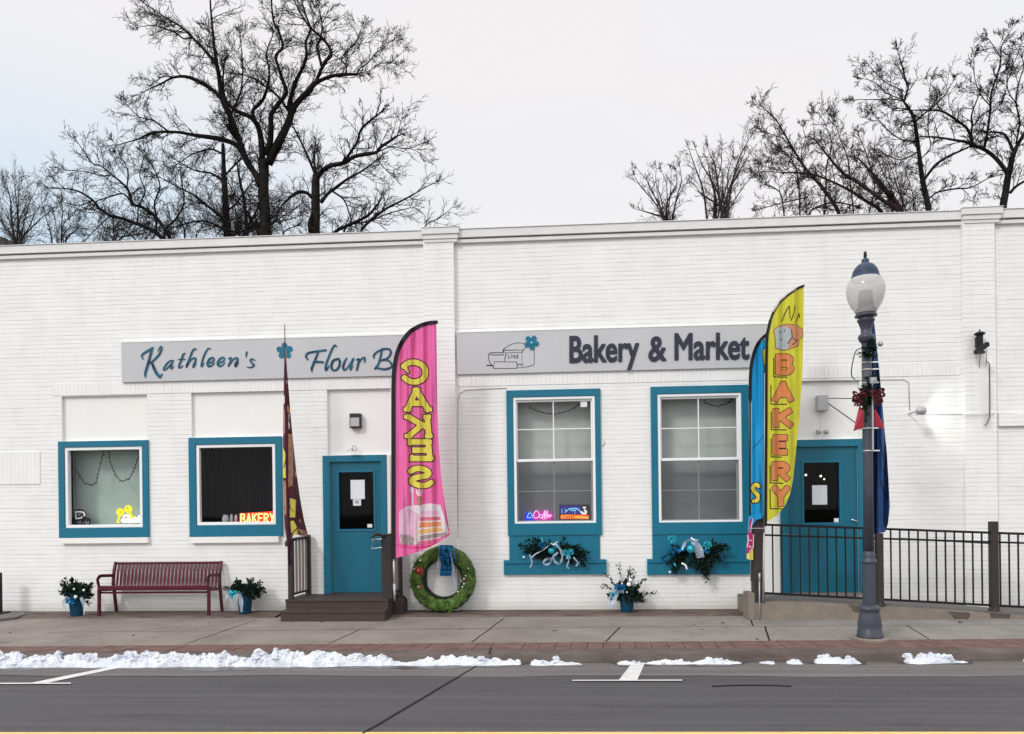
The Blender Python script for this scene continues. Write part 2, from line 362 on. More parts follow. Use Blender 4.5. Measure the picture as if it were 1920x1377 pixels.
# ------------------------------------------------------------ ground, road, pavement
ZR=-0.12
def gline(a,b,z=0.0):
    A=G(a[0],a[1],z); B=G(b[0],b[1],z); k=(B.y-A.y)/(B.x-A.x); return lambda x: A.y+k*(x-A.x)
XL,XR=-60.0,60.0
band_in=gline((350,1210),(1880,1198.5)); band_out=gline((700,1220),(1880,1214))
kerb_f=lambda x: band_out(x)-0.17
def surf_mat(name,col,col2,joints=None,scale=3.0,bump=0.2,streak=None,rough=0.85):
    m=mat(name,col,rough,col2=col2,vscale=scale,bump=bump,bscale=90,stretch=streak); return m
def asphalt(name,c1,c2,rough=0.8):
    m=bpy.data.materials.new(name); m.use_nodes=True; t=m.node_tree; b=t.nodes['Principled BSDF']; b.inputs['Roughness'].default_value=rough; b.inputs['Specular IOR Level'].default_value=0.3
    tcn=N(t,'ShaderNodeTexCoord'); mp=N(t,'ShaderNodeMapping'); mp.inputs['Scale'].default_value=(0.22,1.9,1); L(t,tcn.outputs['Object'],mp.inputs[0])
    n=N(t,'ShaderNodeTexNoise'); n.inputs['Scale'].default_value=2.2; n.inputs['Detail'].default_value=6; n.inputs['Roughness'].default_value=0.6; L(t,mp.outputs[0],n.inputs['Vector'])
    n2=N(t,'ShaderNodeTexNoise'); n2.inputs['Scale'].default_value=75; n2.inputs['Detail'].default_value=3; L(t,tcn.outputs['Object'],n2.inputs['Vector'])
    n3=N(t,'ShaderNodeTexNoise'); n3.inputs['Scale'].default_value=0.6; n3.inputs['Detail'].default_value=3; L(t,tcn.outputs['Object'],n3.inputs['Vector'])
    c=ramp(t,n.outputs['Fac'],[(0.3,c1),(0.7,c2)])
    c=mixc(t,0.55,c,ramp(t,n2.outputs['Fac'],[(0.3,tuple(x*0.45 for x in c1)),(0.72,tuple(x*1.75 for x in c2))]))
    mp4=N(t,'ShaderNodeMapping'); mp4.inputs['Scale'].default_value=(0.10,5.5,1); L(t,tcn.outputs['Object'],mp4.inputs[0]); n4=N(t,'ShaderNodeTexNoise'); n4.inputs['Scale'].default_value=2.0; n4.inputs['Detail'].default_value=5; L(t,mp4.outputs[0],n4.inputs['Vector'])
    c=mixc(t,ramp(t,n4.outputs['Fac'],[(0.40,(0,0,0)),(0.68,(.55,.55,.55))]),c,tuple(x*1.55 for x in c2))
    n6=N(t,'ShaderNodeTexNoise'); n6.inputs['Scale'].default_value=1.4; n6.inputs['Detail'].default_value=7; n6.inputs['Roughness'].default_value=.7; L(t,mp.outputs[0],n6.inputs['Vector'])
    c=mixc(t,ramp(t,n6.outputs['Fac'],[(0.55,(0,0,0)),(0.75,(.7,.7,.7))]),c,tuple(x*.62 for x in c1))
    c=mixc(t,math_(t,'MULTIPLY',n3.outputs['Fac'],0.35),c,(0.072,0.062,0.064)); L(t,c,b.inputs['Base Color'])
    bp=N(t,'ShaderNodeBump'); bp.inputs['Strength'].default_value=0.5; bp.inputs['Distance'].default_value=0.01; L(t,n2.outputs['Fac'],bp.inputs['Height']); L(t,bp.outputs[0],b.inputs['Normal']); return m
M['asphalt']=asphalt('asphalt',(0.054,0.054,0.058),(0.074,0.074,0.079)); M['gutter']=asphalt('gutter_concrete',(0.105,0.098,0.094),(0.155,0.145,0.14))
def walk_mat():
    m=bpy.data.materials.new('pavement_concrete'); m.use_nodes=True; t=m.node_tree; b=t.nodes['Principled BSDF']; b.inputs['Roughness'].default_value=0.85; b.inputs['Specular IOR Level'].default_value=0.3
    tcn=N(t,'ShaderNodeTexCoord'); s=N(t,'ShaderNodeSeparateXYZ'); L(t,tcn.outputs['Object'],s.inputs[0])
    n=N(t,'ShaderNodeTexNoise'); n.inputs['Scale'].default_value=1.1; n.inputs['Detail'].default_value=8; n.inputs['Roughness'].default_value=0.62; L(t,tcn.outputs['Object'],n.inputs['Vector'])
    a=ramp(t,n.outputs['Fac'],[(0.32,(0.172,0.146,0.130)),(0.66,(0.285,0.248,0.224))])
    bb=ramp(t,n.outputs['Fac'],[(0.32,(0.182,0.172,0.158)),(0.66,(0.28,0.268,0.248))])
    k=N(t,'ShaderNodeMapRange'); L(t,s.outputs['X'],k.inputs[0]); k.inputs[1].default_value=-2; k.inputs[2].default_value=4
    c=mixc(t,k.outputs[0],a,bb)
    n2=N(t,'ShaderNodeTexNoise'); n2.inputs['Scale'].default_value=9; n2.inputs['Detail'].default_value=6; L(t,tcn.outputs['Object'],n2.inputs['Vector'])
    c=mixc(t,ramp(t,n2.outputs['Fac'],[(0.56,(0,0,0)),(0.74,(0.62,0.62,0.62))]),c,(0.10,0.082,0.073))
    n5=N(t,'ShaderNodeTexNoise'); n5.inputs['Scale'].default_value=120; L(t,tcn.outputs['Object'],n5.inputs['Vector'])
    c=mixc(t,0.18,c,ramp(t,n5.outputs['Fac'],[(0.35,(0.1,0.09,0.08)),(0.65,(0.34,0.31,0.29))]))
    L(t,c,b.inputs['Base Color']); bp=N(t,'ShaderNodeBump'); bp.inputs['Strength'].default_value=0.3; bp.inputs['Distance'].default_value=0.006; L(t,n5.outputs['Fac'],bp.inputs['Height']); L(t,bp.outputs[0],b.inputs['Normal'])
    return m
M['walk']=walk_mat()
M['stripd']=mat('worn_edge_paving',(0.075,0.055,0.047),0.9,col2=(0.165,0.13,0.11),vscale=5,bump=0.6,bscale=22,stretch=(0.5,2,1))
M['kerb']=mat('kerb_concrete',(0.088,0.070,0.062),0.85,col2=(0.15,0.125,0.112),vscale=3,bump=0.4,bscale=40,stretch=(0.6,1,2))
M['earth']=mat('distant_ground',(0.06,0.055,0.045),0.95,col2=(0.10,0.09,0.07),vscale=0.2)
M['paintw']=mat('road_paint_white',(0.62,0.62,0.61),0.7,var=0.14,vscale=14,bump=0.1)
M['painty']=mat('road_paint_yellow',(0.80,0.52,0.20),0.7,var=0.12,vscale=10,bump=0.1)
M['crack']=mat('joint_dirt',(0.022,0.019,0.018),0.95)
MB().box(-400,-400,-0.9,400,500,-0.45).build('ground',M['earth'],kind='structure')
def ribbon(y0f,y1f,z0,z1,n=60,x0=XL,x1=XR):
    b=MB(); xs=[x0+(x1-x0)*i/n for i in range(n+1)]
    b.strip([(x,y0f(x),z0) for x in xs],[(x,y1f(x),z1) for x in xs]); return b
MB().box(XL,-30,-0.5,XR,band_out(0)+2,ZR).build('road',M['asphalt'],kind='structure')
gut=lambda x: gline((0,1268),(1920,1269.5),ZR)(x)+0.03*math.sin(x*1.7)+0.02*math.sin(x*4.1+1)
ribbon(lambda x:gut(x)-0.0,lambda x:kerb_f(x)+0.02,ZR+0.004,ZR+0.004,240).build('gutter',M['gutter'],kind='structure')
# kerb with a rounded nose
kb=MB(); xs=[XL+(XR-XL)*i/80 for i in range(81)]
prof=[(-0.02,ZR-0.1),(-0.012,ZR+0.03),(0.0,-0.035),(0.012,-0.015),(0.035,-0.003),(0.06,0.0),(0.20,0.0)]
rows=[[(x,kerb_f(x)+dy,z) for x in xs] for dy,z in prof]
for a,b_ in zip(rows[:-1],rows[1:]): kb.strip(a,b_)
kb.build('kerb',M['kerb'],smooth=True,kind='structure')
MB().box(XL,0,0,XL,0,0)
sw=ribbon(band_in,lambda x:0.3,0.0,0.0,60)
sw.build('sidewalk',M['walk'],kind='structure')
# brick paver edging: one sheet of mortar and the bricks laid in it
ribbon(lambda x:band_out(x)-0.005,lambda x:band_in(x)+0.005,-0.004,-0.004).build('paver_bed',M['crack'],kind='structure')
rng=random.Random(5)
pv=MB(); x=-16.0
M['paver']=mat('red_paver',(0.118,0.070,0.062),0.85,col2=(0.19,0.118,0.105),vscale=5,bump=0.35,bscale=60)
while x<16:
    sl=0.0
    wv=0.185; a=x+0.004; b_=x+wv-0.004
    yo=lambda q:band_out(q)+0.004; yi=lambda q:band_in(q)-0.004
    sk=(1.3-x*0.30)*0.09                                     # the pavers are laid on a slight skew
    z=0.002+rng.uniform(-.0015,.002)
    pv.add([(a,yo(a),-0.03),(b_,yo(b_),-0.03),(b_+sk*.3,yi(b_),-0.03),(a+sk*.3,yi(a),-0.03),(a,yo(a),z),(b_,yo(b_),z),(b_+sk*.3,yi(b_),z),(a+sk*.3,yi(a),z)],
           [(4,5,6,7),(0,1,5,4),(1,2,6,5),(2,3,7,6),(3,0,4,7)])
    x+=wv
pv.build('brick_paver_edging',M['paver'],kind='structure')
# worn strip along the foot of the wall
st=MB()
def strip_piece(x0,x1,yo,seed):
    n=int((x1-x0)/0.06)+1; rr=random.Random(seed); A=[];B=[];C=[]
    for i in range(n+1):
        q=x0+(x1-x0)*i/n; y=yo+0.022*noise.noise(Vector((q*2.3,seed,0)))+0.012*noise.noise(Vector((q*9,seed,3)))
        A.append((q,0.02,0.030)); B.append((q,y+0.02,0.026+0.006*noise.noise(Vector((q*5,1,seed))))); C.append((q,y,0.0))
    st.strip(C,B); st.strip(B,A)
strip_piece(P(-60,1150).x,P(543,1150).x,-0.60,1); strip_piece(P(740,1150).x,P(1420,1150).x,-0.55,2)
st.build('paving_edge_strip',M['stripd'],kind='structure')
# concrete slab corner at far left
a=[G(-60,1160,0.05),G(-60,1147,0.05),G(48,1150,0.05),G(30,1156,0.05)]
q=MB(); c=[G(-80,1164,0.04),G(-10,1162,0.04),G(30,1157,0.04),G(50,1151,0.04),G(40,1146,0.04),G(-80,1143,0.04)]
q.add([v for v in c]+[(v.x,v.y,0.0) for v in c],[tuple(range(6))]+[(i,6+i,6+(i+1)%6,(i+1)%6) for i in range(6)]); q.build('doorstep_slab',M['gutter'],kind='structure')
# joints in the pavement
jt=MB()
def joint(pts,w,z=0.0025,zz=0.0):
    q=[G(px,py,zz) for px,py in pts]; L1=[];L2=[]
    for i,p in enumerate(q):
        d=(q[min(i+1,len(q)-1)]-q[max(i-1,0)]); d.z=0; d.normalize(); n=Vector((-d.y,d.x,0)); 
        jit=0.006*noise.noise(Vector((p.x*6,p.y*6,7)))
        L1.append(p+n*(w/2+jit*.4)+Vector((0,0,z))); L2.append(p-n*(w/2-jit*.4)+Vector((0,0,z)))
    jt.strip(L1,L2)
def fine(a,b,n=14): return [(a[0]+(b[0]-a[0])*i/n+ (0 if i in(0,n) else random.Random(i*7+int(a[0])).uniform(-.8,.8)),a[1]+(b[1]-a[1])*i/n+(0 if i in (0,n) else random.Random(i*3+int(a[0])).uniform(-.25,.25))) for i in range(n+1)]
for a,b_,w in [((480,1163),(345,1209),.014),((674,1181),(618,1207),.014),((945,1160),(884,1205),.018),((1163,1176),(1136,1203),.020),((1434,1175),(1443,1202),.022),((1700,1173),(1742,1199),.014),((1408,1163),(1412,1174),.02),((150,1160),(10,1175),.01),
    ((90,1186),(330,1184),.010),((340,1184),(672,1181),.010),((672,1181),(905,1179),.014),((905,1179),(1163,1176),.011),((1163,1176),(1434,1175),.010),((1434,1175),(1700,1173),.009),((1700,1173),(1930,1172),.008),((0,1205),(18,1205),.02)]:
    joint(fine(a,b_),w)
jt.build('pavement_joints',M['crack'],kind='structure')
jt=MB(); joint(fine((905,1243),(680,1377),20),0.022,0.007,ZR); joint([(1335,1288),(1370,1286.5),(1410,1286),(1450,1286.5),(1484,1288)],0.035,0.007,ZR); joint([(921,1216),(917,1226)],.02,0.003,0.0)
jt.build('road_seam',M['crack'],kind='structure')
# road paint
def gquad(name,pts,m,z):
    b=MB(); b.add([G(x,y,ZR)+Vector((0,0,z)) for x,y in pts],[tuple(range(len(pts)))]); return b.build(name,m,kind='structure')
gquad('parking_line',[(1188,1241),(1211,1241),(1194,1278.5),(1159,1278.5)],M['paintw'],0.008)
gquad('parking_line',[(1073,1279),(1073,1277.2),(1279,1276.8),(1279,1278.8)],M['paintw'],0.012)
gquad('parking_line',[(48,1284),(220,1249.5),(244,1249.5),(84,1283)],M['paintw'],0.008)
gquad('parking_line',[(-40,1285),(-40,1282.8),(133,1282.4),(133,1284.4)],M['paintw'],0.012)
yl=gline((0,1374.6),(1920,1373.8),ZR)
ribbon(lambda x:yl(x)-0.12,lambda x:yl(x),ZR+0.006,ZR+0.006).build('centre_line',M['painty'],kind='structure')
ribbon(lambda x:yl(x)-0.34,lambda x:yl(x)-0.22,ZR+0.006,ZR+0.006).build('centre_line',M['painty'],kind='structure')

# ------------------------------------------------------------ snow along the kerb
def snow_mesh(prof,name,m,seed,group=None,stuff=False):
    # prof: (px, py of the crest) along the kerb; a heaped ridge with a lumpy, broken surface
    b=MB(); pxs=np.arange(prof[0][0],prof[-1][0]+.1,2.2); top=np.interp(pxs,[p[0] for p in prof],[p[1] for p in prof])
    rows=[]; nv=13
    for x,t in zip(pxs,top):
        kp=G(x,1235,ZR); y0=kerb_f(kp.x)-0.005
        dist=(Vector((kp.x,y0,0))-CAM).dot(F0); base=CY-math.tan(ROLL)*(x-CX)+FPX*(CAM.z-ZR)/dist
        h=max(0.0,(base-t-2.2)*dist/FPX); col=[]
        e=max(0,min(1,(x-prof[0][0])/8,(prof[-1][0]-x)/8))
        for k in range(nv):
            u=k/(nv-1); y=y0+0.03+min(h,0.12)*0.9-u*(0.16+0.9*h+0.05*noise.noise(Vector((kp.x*3,seed,5))))
            pr=math.sin(math.pi*min(1,max(0,u)))**0.65
            p=Vector((kp.x,y,seed)); nz=noise.noise(p*9)*.35+noise.noise(p*24)*.22+noise.noise(p*55)*.12
            vd=noise.voronoi(p*13)[0][0]
            z=ZR-0.004+h*pr*(0.86+nz+0.35*(0.35-vd))*e
            col.append((kp.x+0.012*noise.noise(p*31),y+0.02*noise.noise(p*17+Vector((9,0,0))),max(z,ZR-0.01) if 0<k<nv-1 else ZR-0.01))
        rows.append(col)
    n=len(rows); b.add([v for r in rows for v in r],[(i*nv+k,i*nv+k+1,(i+1)*nv+k+1,(i+1)*nv+k) for i in range(n-1) for k in range(nv-1)])
    rr=random.Random(seed)
    for i in range(int(n*0.9)):                     # clods
        c=rows[rr.randrange(3,n-3)] if n>8 else rows[n//2]; v=Vector(c[rr.randrange(3,11)]); h=v.z-ZR
        if h<0.012: continue
        r=(rr.uniform(.010,.030) if i%4 else rr.uniform(.035,.060))*min(1,0.3+h*5)
        base=len(b.v); b.ball(v+Vector((0,0,-r*.25)),r,8,(rr.uniform(.8,1.5),rr.uniform(.8,1.3),rr.uniform(.6,1)))
        for q in range(base,len(b.v)):
            p=Vector(b.v[q]); p+=Vector((noise.noise(p*60),noise.noise(p*60+Vector((5,5,5))),noise.noise(p*60+Vector((9,1,5)))))*r*0.6; b.v[q]=tuple(p)
    return b.build(name,m)
so=snow_mesh([(-60,1236),(-20,1225),(0,1227),(12,1238),(22,1236),(40,1221),(62,1218),(84,1219),(100,1226),(130,1225),(160,1223),(190,1220),(215,1223),(236,1230),(262,1220),(290,1216),(330,1218),(380,1222),(430,1222),(446,1217),(462,1226),(480,1229),(505,1221),(545,1212),(572,1215),(588,1225),(612,1213),(640,1217),(662,1223),(690,1225),(720,1223),(740,1230),(775,1238),(800,1231),(860,1225),(930,1230),(975,1237),(986,1243)],'snow_bank',M['snow'],3)
struct(so,'stuff'); so['label']='lumpy white bank of ploughed snow lying along the kerb on the left'
def damp(x0,x1,w0,seed):
    b=MB(); xa=G(x0,1240,ZR).x; xb=G(x1,1240,ZR).x; n=160; A_=[];B_=[]
    for i in range(n+1):
        x=xa+(xb-xa)*i/n; e=min(1,i/12,(n-i)/12); y=kerb_f(x); w_=e*(w0+w0*.55*noise.noise(Vector((x*1.3,seed,0)))+w0*.3*noise.noise(Vector((x*6,seed,2)))); A_.append((x,y-max(.02,w_),ZR+.0065)); B_.append((x,y,ZR+.0065))
    b.strip(A_,B_); b.build('wet_patch',M['wet'],kind='structure')
M['wet']=mat('wet_concrete',(0.050,0.047,0.047),0.32,spec=.5,col2=(0.085,0.080,0.078),vscale=6)
damp(-80,1010,.27,1.5); damp(1140,1400,.20,4.5); damp(1500,1620,.17,6.5); damp(1668,1820,.19,8.5)
for i,(pr,lab) in enumerate([([(992,1242),(1004,1233),(1020,1234),(1032,1238),(1044,1228),(1052,1236),(1080,1239),(1104,1242)],'low ragged snow pile on the kerb edge just right of the long snow bank'),
    ([(1146,1241),(1165,1233),(1180,1237),(1205,1239),(1235,1232),(1262,1233),(1290,1237),(1318,1230),(1345,1232),(1365,1236),(1390,1240)],'long low snow pile on the kerb behind the white parking line'),
    ([(1405,1239.5),(1430,1236),(1445,1240)],'smallest snow scrap in the gutter between two longer snow piles'),
    ([(1455,1240),(1475,1234),(1486,1233),(1492,1239.5)],'small wedge of snow at the kerb left of a rounded snow mound'),
    ([(1508,1240),(1522,1227),(1540,1224),(1555,1227),(1565,1234),(1575,1227),(1585,1230),(1600,1239.5)],'rounded snow mound at the kerb just left of the street lamp foot'),
    ([(1676,1238.5),(1686,1222),(1694,1232),(1706,1223),(1722,1224),(1738,1218),(1756,1222),(1768,1232),(1785,1235),(1806,1239)],'tallest snow mound at the kerb right of the street lamp'),
    ([(1896,1238),(1908,1229),(1918,1230),(1935,1231),(1950,1238)],'snow clump at the kerb on the far right edge')]):
    o=snow_mesh(pr,'snow_pile',M['snow'],20+i*3); tag(o,lab,'snow pile','snow piles along the kerb')

# ------------------------------------------------------------ building
bld=thing('bakery_building','long single storey white painted brick building with teal windows and doors','building')
ZT=np.mean([P(x,y,-.085).z for x,y in ((200,452),(790,431.5),(1200,416.5),(1600,400))])-0.157      # top of the wall, under the coping
XB0=P(-420,900).x; XB1=P(2400,900).x; DEP=0.14
def px_rect(*a): return rect(*a)
W1=px_rect(123,838,269,990); W2=px_rect(369,833,518,985); W3=px_rect(963,744,1117,982); W4=px_rect(1233,738,1391,980)
D1=px_rect(620,866,716,1113); D2=px_rect(1477,838,1609,1113)
PN1=px_rect(116,742,276,827); PN2=px_rect(359,735,533,820); PN3=px_rect(614,730,733,853); PN4=px_rect(1478,714,1612,824)
holes=[W1,W2,W3,W4,D1,D2]; recess=[PN1,PN2,PN3,PN4]
def wall_sheet(allh):
    X=sorted({XB0,XB1}|{h[0] for h in allh}|{h[2] for h in allh}); Z=sorted({-0.3,ZT}|{h[1] for h in allh}|{h[3] for h in allh})
    b=MB()
    for i in range(len(X)-1):
        for j in range(len(Z)-1):
            cx=(X[i]+X[i+1])/2; cz=(Z[j]+Z[j+1])/2
            if any(h[0]<cx<h[2] and h[1]<cz<h[3] for h in allh): continue
            b.quad((X[i],0,Z[j]),(X[i+1],0,Z[j]),(X[i+1],0,Z[j+1]),(X[i],0,Z[j+1]))
    return b
wl=wall_sheet(holes+recess)
for h,d in [(h,DEP) for h in holes]+[(h,0.05) for h in recess]:
    x0,z0,x1,z1=h
    wl.quad((x0,0,z0),(x0,0,z1),(x0,d,z1),(x0,d,z0)); wl.quad((x1,0,z1),(x1,0,z0),(x1,d,z0),(x1,d,z1))
    wl.quad((x0,0,z1),(x1,0,z1),(x1,d,z1),(x0,d,z1)); wl.quad((x1,0,z0),(x0,0,z0),(x0,d,z0),(x1,d,z0))
wl.quad((XB0,0,-.3),(XB0,7,-.3),(XB0,7,ZT),(XB0,0,ZT)); wl.quad((XB1,0,-.3),(XB1,7,-.3),(XB1,7,ZT),(XB1,0,ZT)); wl.quad((XB0,7,-.3),(XB1,7,-.3),(XB1,7,ZT),(XB0,7,ZT))
wl.build('wall',M['brick'],bld)
MB().box(XB0+.01,0.02,ZT-0.35,XB1-.01,6.98,ZT-0.25).build('roof',M['crack'],bld)
for h in recess:
    MB().quad((h[0]-.01,0.048,h[1]-.01),(h[2]+.01,0.048,h[1]-.01),(h[2]+.01,0.048,h[3]+.01),(h[0]-.01,0.048,h[3]+.01)).build('wall_panel',M['white'],bld)
# blocked opening at far left and a shallow box on the right
r=px_rect(-60,848,76,909); b=MB(); b.box(r[0],-0.012,r[1],r[2],0.01,r[3]); b.build('blocked_opening',M['soldier'],bld,bevel=.003)
r=px_rect(1870,776,1990,799); b=MB(); b.box(r[0],-0.05,r[1],r[2],0.01,r[3]); b.build('wall_box',M['brick'],bld,bevel=.003)
# soldier course
b=MB()
for x0,x1,yt0,yb0 in ((100,797,None,None),(857,1800,None,None)):
    xa=P(x0,720).x; xb=P(x1,700).x; zt=P(480,711).z; zb=P(480,734).z
    b.box(xa,-0.008,zb,xb,0.01,zt)
b.build('soldier_course',M['soldier'],bld)
# fine ledge line
# pilasters
for x0,x1 in ((799,856),(1804,1864)):
    xa=P(x0,800).x; xb=P(x1,800).x; b=MB(); b.box(xa,-0.075,-0.3,xb,0.02,ZT+0.0); b.build('pilaster',M['brick'],bld,bevel=.006)
# coping: flat cap with a shadow gap and a lower moulding
b=MB(); ct=ZT+0.145
segs=[(XB0,P(797,430).x),(P(858,430).x,P(1801,400).x),(P(1867,400).x,XB1)]
for xa,xb in segs:
    b.box(xa,-0.07,ZT+0.02,xb,0.35,ct); b.box(xa,-0.045,ZT-0.055,xb,0.02,ZT+0.0)
    b.box(xa,-0.085,ct,xb,0.36,ct+0.012)
for xa,xb in zip([s[1] for s in segs[:-1]],[s[0] for s in segs[1:]]):
    b.box(xa-.035,-0.125,ZT+0.07,xb+.035,0.37,ct+0.02); b.box(xa-.015,-0.105,ZT+0.0,xb+.015,0.3,ZT+0.07); b.box(xa-.002,-0.09,ZT-0.05,xb+.002,0.02,ZT+0.0)
    b.box(xa-.045,-0.135,ct+0.02,xb+.045,0.38,ct+0.032)
b.build('coping',M['coping'],bld,bevel=.004)
def bars(b,o,i,y0,y1):
    b.box(o[0],y0,i[3],o[2],y1,o[3]); b.box(o[0],y0,o[1],o[2],y1,i[1]); b.box(o[0],y0,i[1],i[0],y1,i[3]); b.box(i[2],y0,i[1],o[2],y1,i[3])
def inset(r,d,b_=None): return (r[0]+d,r[1]+(b_ if b_ else d),r[2]-d,r[3]-d)
def window(hole,outer,label):
    w_=thing_part('window',bld,label)
    b=MB(); bars(b,outer,(hole[0]+.002,hole[1]+.002,hole[2]-.002,hole[3]-.002),-0.035,0.004); fr=b.build('frame',M['teal'],w_,bevel=.004)
    return w_
def thing_part(name,parent,label=None):
    o=bpy.data.objects.new(name,None); COL.objects.link(o); o.parent=parent; OFF[o.name]=Vector(OFF[parent.name]); o.empty_display_size=.1
    if label: o['label']=label
    return o
def room(b,h,d=1.6):
    x0,z0,x1,z1=h[0]-.25,h[1]-.3,h[2]+.25,h[3]+.2
    y0=DEP+.001
    b.quad((x0,d,z0),(x1,d,z0),(x1,d,z1),(x0,d,z1)); b.quad((x0,y0,z0),(x0,d,z0),(x0,d,z1),(x0,y0,z1)); b.quad((x1,y0,z0),(x1,d,z0),(x1,d,z1),(x1,y0,z1))
    b.quad((x0,y0,z0),(x1,y0,z0),(x1,d,z0),(x0,d,z0)); b.quad((x0,y0,z1),(x1,y0,z1),(x1,d,z1),(x0,d,z1))
    for a in ((x0,z0,h[0],z1),(h[2],z0,x1,z1),(h[0],z0,h[2],h[1]),(h[0],h[3],h[2],z1)): b.quad((a[0],y0,a[1]),(a[2],y0,a[1]),(a[2],y0,a[3]),(a[0],y0,a[3]))
for h in holes:
    b=MB(); room(b,h); b.build('interior',M['room'],bld)
# picture windows
for hole,outer,sill,kind in ((W1,px_rect(112,827,280,1008),px_rect(118,1008.5,281,1019),1),(W2,px_rect(356,820,530,1006),px_rect(361,1006.5,525,1018),2)):
    w_=window(hole,outer,'square picture window with '+('a grey green shade' if kind==1 else 'a black interior'))
    g=inset(hole,0.052); b=MB(); bars(b,inset(hole,.004),g,-0.018,0.05); b.build('sash',M['trim'],w_,bevel=.004)
    MB().box(g[0]-.01,0.012,g[1]-.01,g[2]+.01,0.018,g[3]+.01).build('pane',M['glass'],w_)
    MB().box(sill[0],-0.055,sill[1],sill[2],0.0,sill[3]).build('sill',M['white'],w_,bevel=.004)
    MB().box(g[0]-.03,0.055,g[1]-.04,g[2]+.03,0.45,g[1]-.012).build('inner_sill',M['shade'] if kind==1 else M['room'],w_)
    if kind==1:
        b=MB(); b.box(g[0]-.17,0.34,g[1]-.1,g[2]+.1,0.35,g[3]+.1); b.build('shade',M['shade1'],w_)
        b=MB(); b.box(g[0]-.4,0.30,g[1]-.1,g[0]-.13,0.305,g[3]+.1); b.build('curtain',M['shadef'],w_)
    else:
        b=MB(); n=420; L1=[];L2=[]
        for i in range(n+1):
            q=g[0]-.15+(g[2]-g[0]+.3)*i/n; y=0.42+0.010*math.sin(i*.34)+.006*math.sin(i*.13); L1.append((q,y,g[1]-.2)); L2.append((q,y,g[3]+.15))
        b.strip(L1,L2); b.build('curtain',M['shadef'],w_,smooth=True)
# double hung windows
for hole,outer,mid,vx,h1,h2,pan,sill in ((W3,px_rect(951,731,1127,1004),863,1038.5,804.5,921,px_rect(955,1004.5,1125,1049),px_rect(945,1049.5,1137,1077)),
                             (W4,px_rect(1221,724,1404,1002),861,1311,802.5,919,px_rect(1223,1002.5,1404,1047),px_rect(1213,1047.5,1407,1077))):
    w_=window(hole,outer,'tall double hung window with '+('neon signs in its lower sash' if mid==863 else 'empty grey panes'))
    zm=P(vx,mid).z; xv=P(vx,mid).x; zh1=P(vx,h1).z; zh2=P(vx,h2).z
    g=inset(hole,0.045,0.032); b=MB(); bars(b,inset(hole,.004),g,-0.022,0.10); b.build('casing',M['trim'],w_,bevel=.005)
    up=(g[0]+.001,zm-.02,g[2]-.001,g[3]-.001); ug=(g[0]+.022,zm+.022,g[2]-.022,g[3]-.03)
    b=MB(); bars(b,up,ug,0.012,0.045); b.box(xv-.008,0.02,ug[1],xv+.008,0.036,ug[3]); b.box(ug[0],0.0215,zh1-.007,xv-.008,0.0345,zh1+.007); b.box(xv+.008,0.0215,zh1-.007,ug[2],0.0345,zh1+.007); b.build('upper_sash',M['trim'],w_,bevel=.002)
    lo=(g[0]+.001,g[1]+.001,g[2]-.001,zm+.015); lg=(g[0]+.022,g[1]+.016,g[2]-.026,zm-.024)
    b=MB(); bars(b,lo,lg,0.052,0.085); b.box(xv-.008,0.06,lg[1],xv+.008,0.074,lg[3]); b.box(lg[0],0.0615,zh2-.007,xv-.008,0.0725,zh2+.007); b.box(xv+.008,0.0615,zh2-.007,lg[2],0.0725,zh2+.007); b.build('lower_sash',M['trim'],w_,bevel=.002)
    MB().box(ug[0]-.01,0.026,ug[1]-.01,ug[2]+.01,0.030,ug[3]+.01).build('pane',M['glass'],w_)
    MB().box(lg[0]-.01,0.066,lg[1]-.01,lg[2]+.01,0.070,lg[3]+.01).build('pane',M['glass'],w_)
    MB().quad((g[0]+.004,0.008,g[1]+.004),(g[2]-.004,0.008,g[1]+.004),(g[2]-.004,0.008,zm-.018),(g[0]+.004,0.008,zm-.018)).build('insect_screen',M['screen'],w_)
    MB().box(g[0]-.2,0.30,g[1]-.25,g[2]+.2,0.305,g[3]+.15).build('shade',M['shade'],w_)
    MB().box(g[0]-.05,0.088,g[1]-.03,g[2]+.05,0.28,g[1]-.004).build('inner_sill',M['trim'],w_)
    MB().box(pan[0],-0.018,pan[1],pan[2],0.004,pan[3]).build('apron',M['teal'],w_)
    b=MB(); b.box(sill[0],-0.052,sill[1],sill[2],0.004,sill[3]-.055); b.box(sill[0]+.002,-0.075,sill[3]-.055,sill[2]-.002,0.003,sill[3]); b.build('sill',M['teal'],w_,bevel=.004)
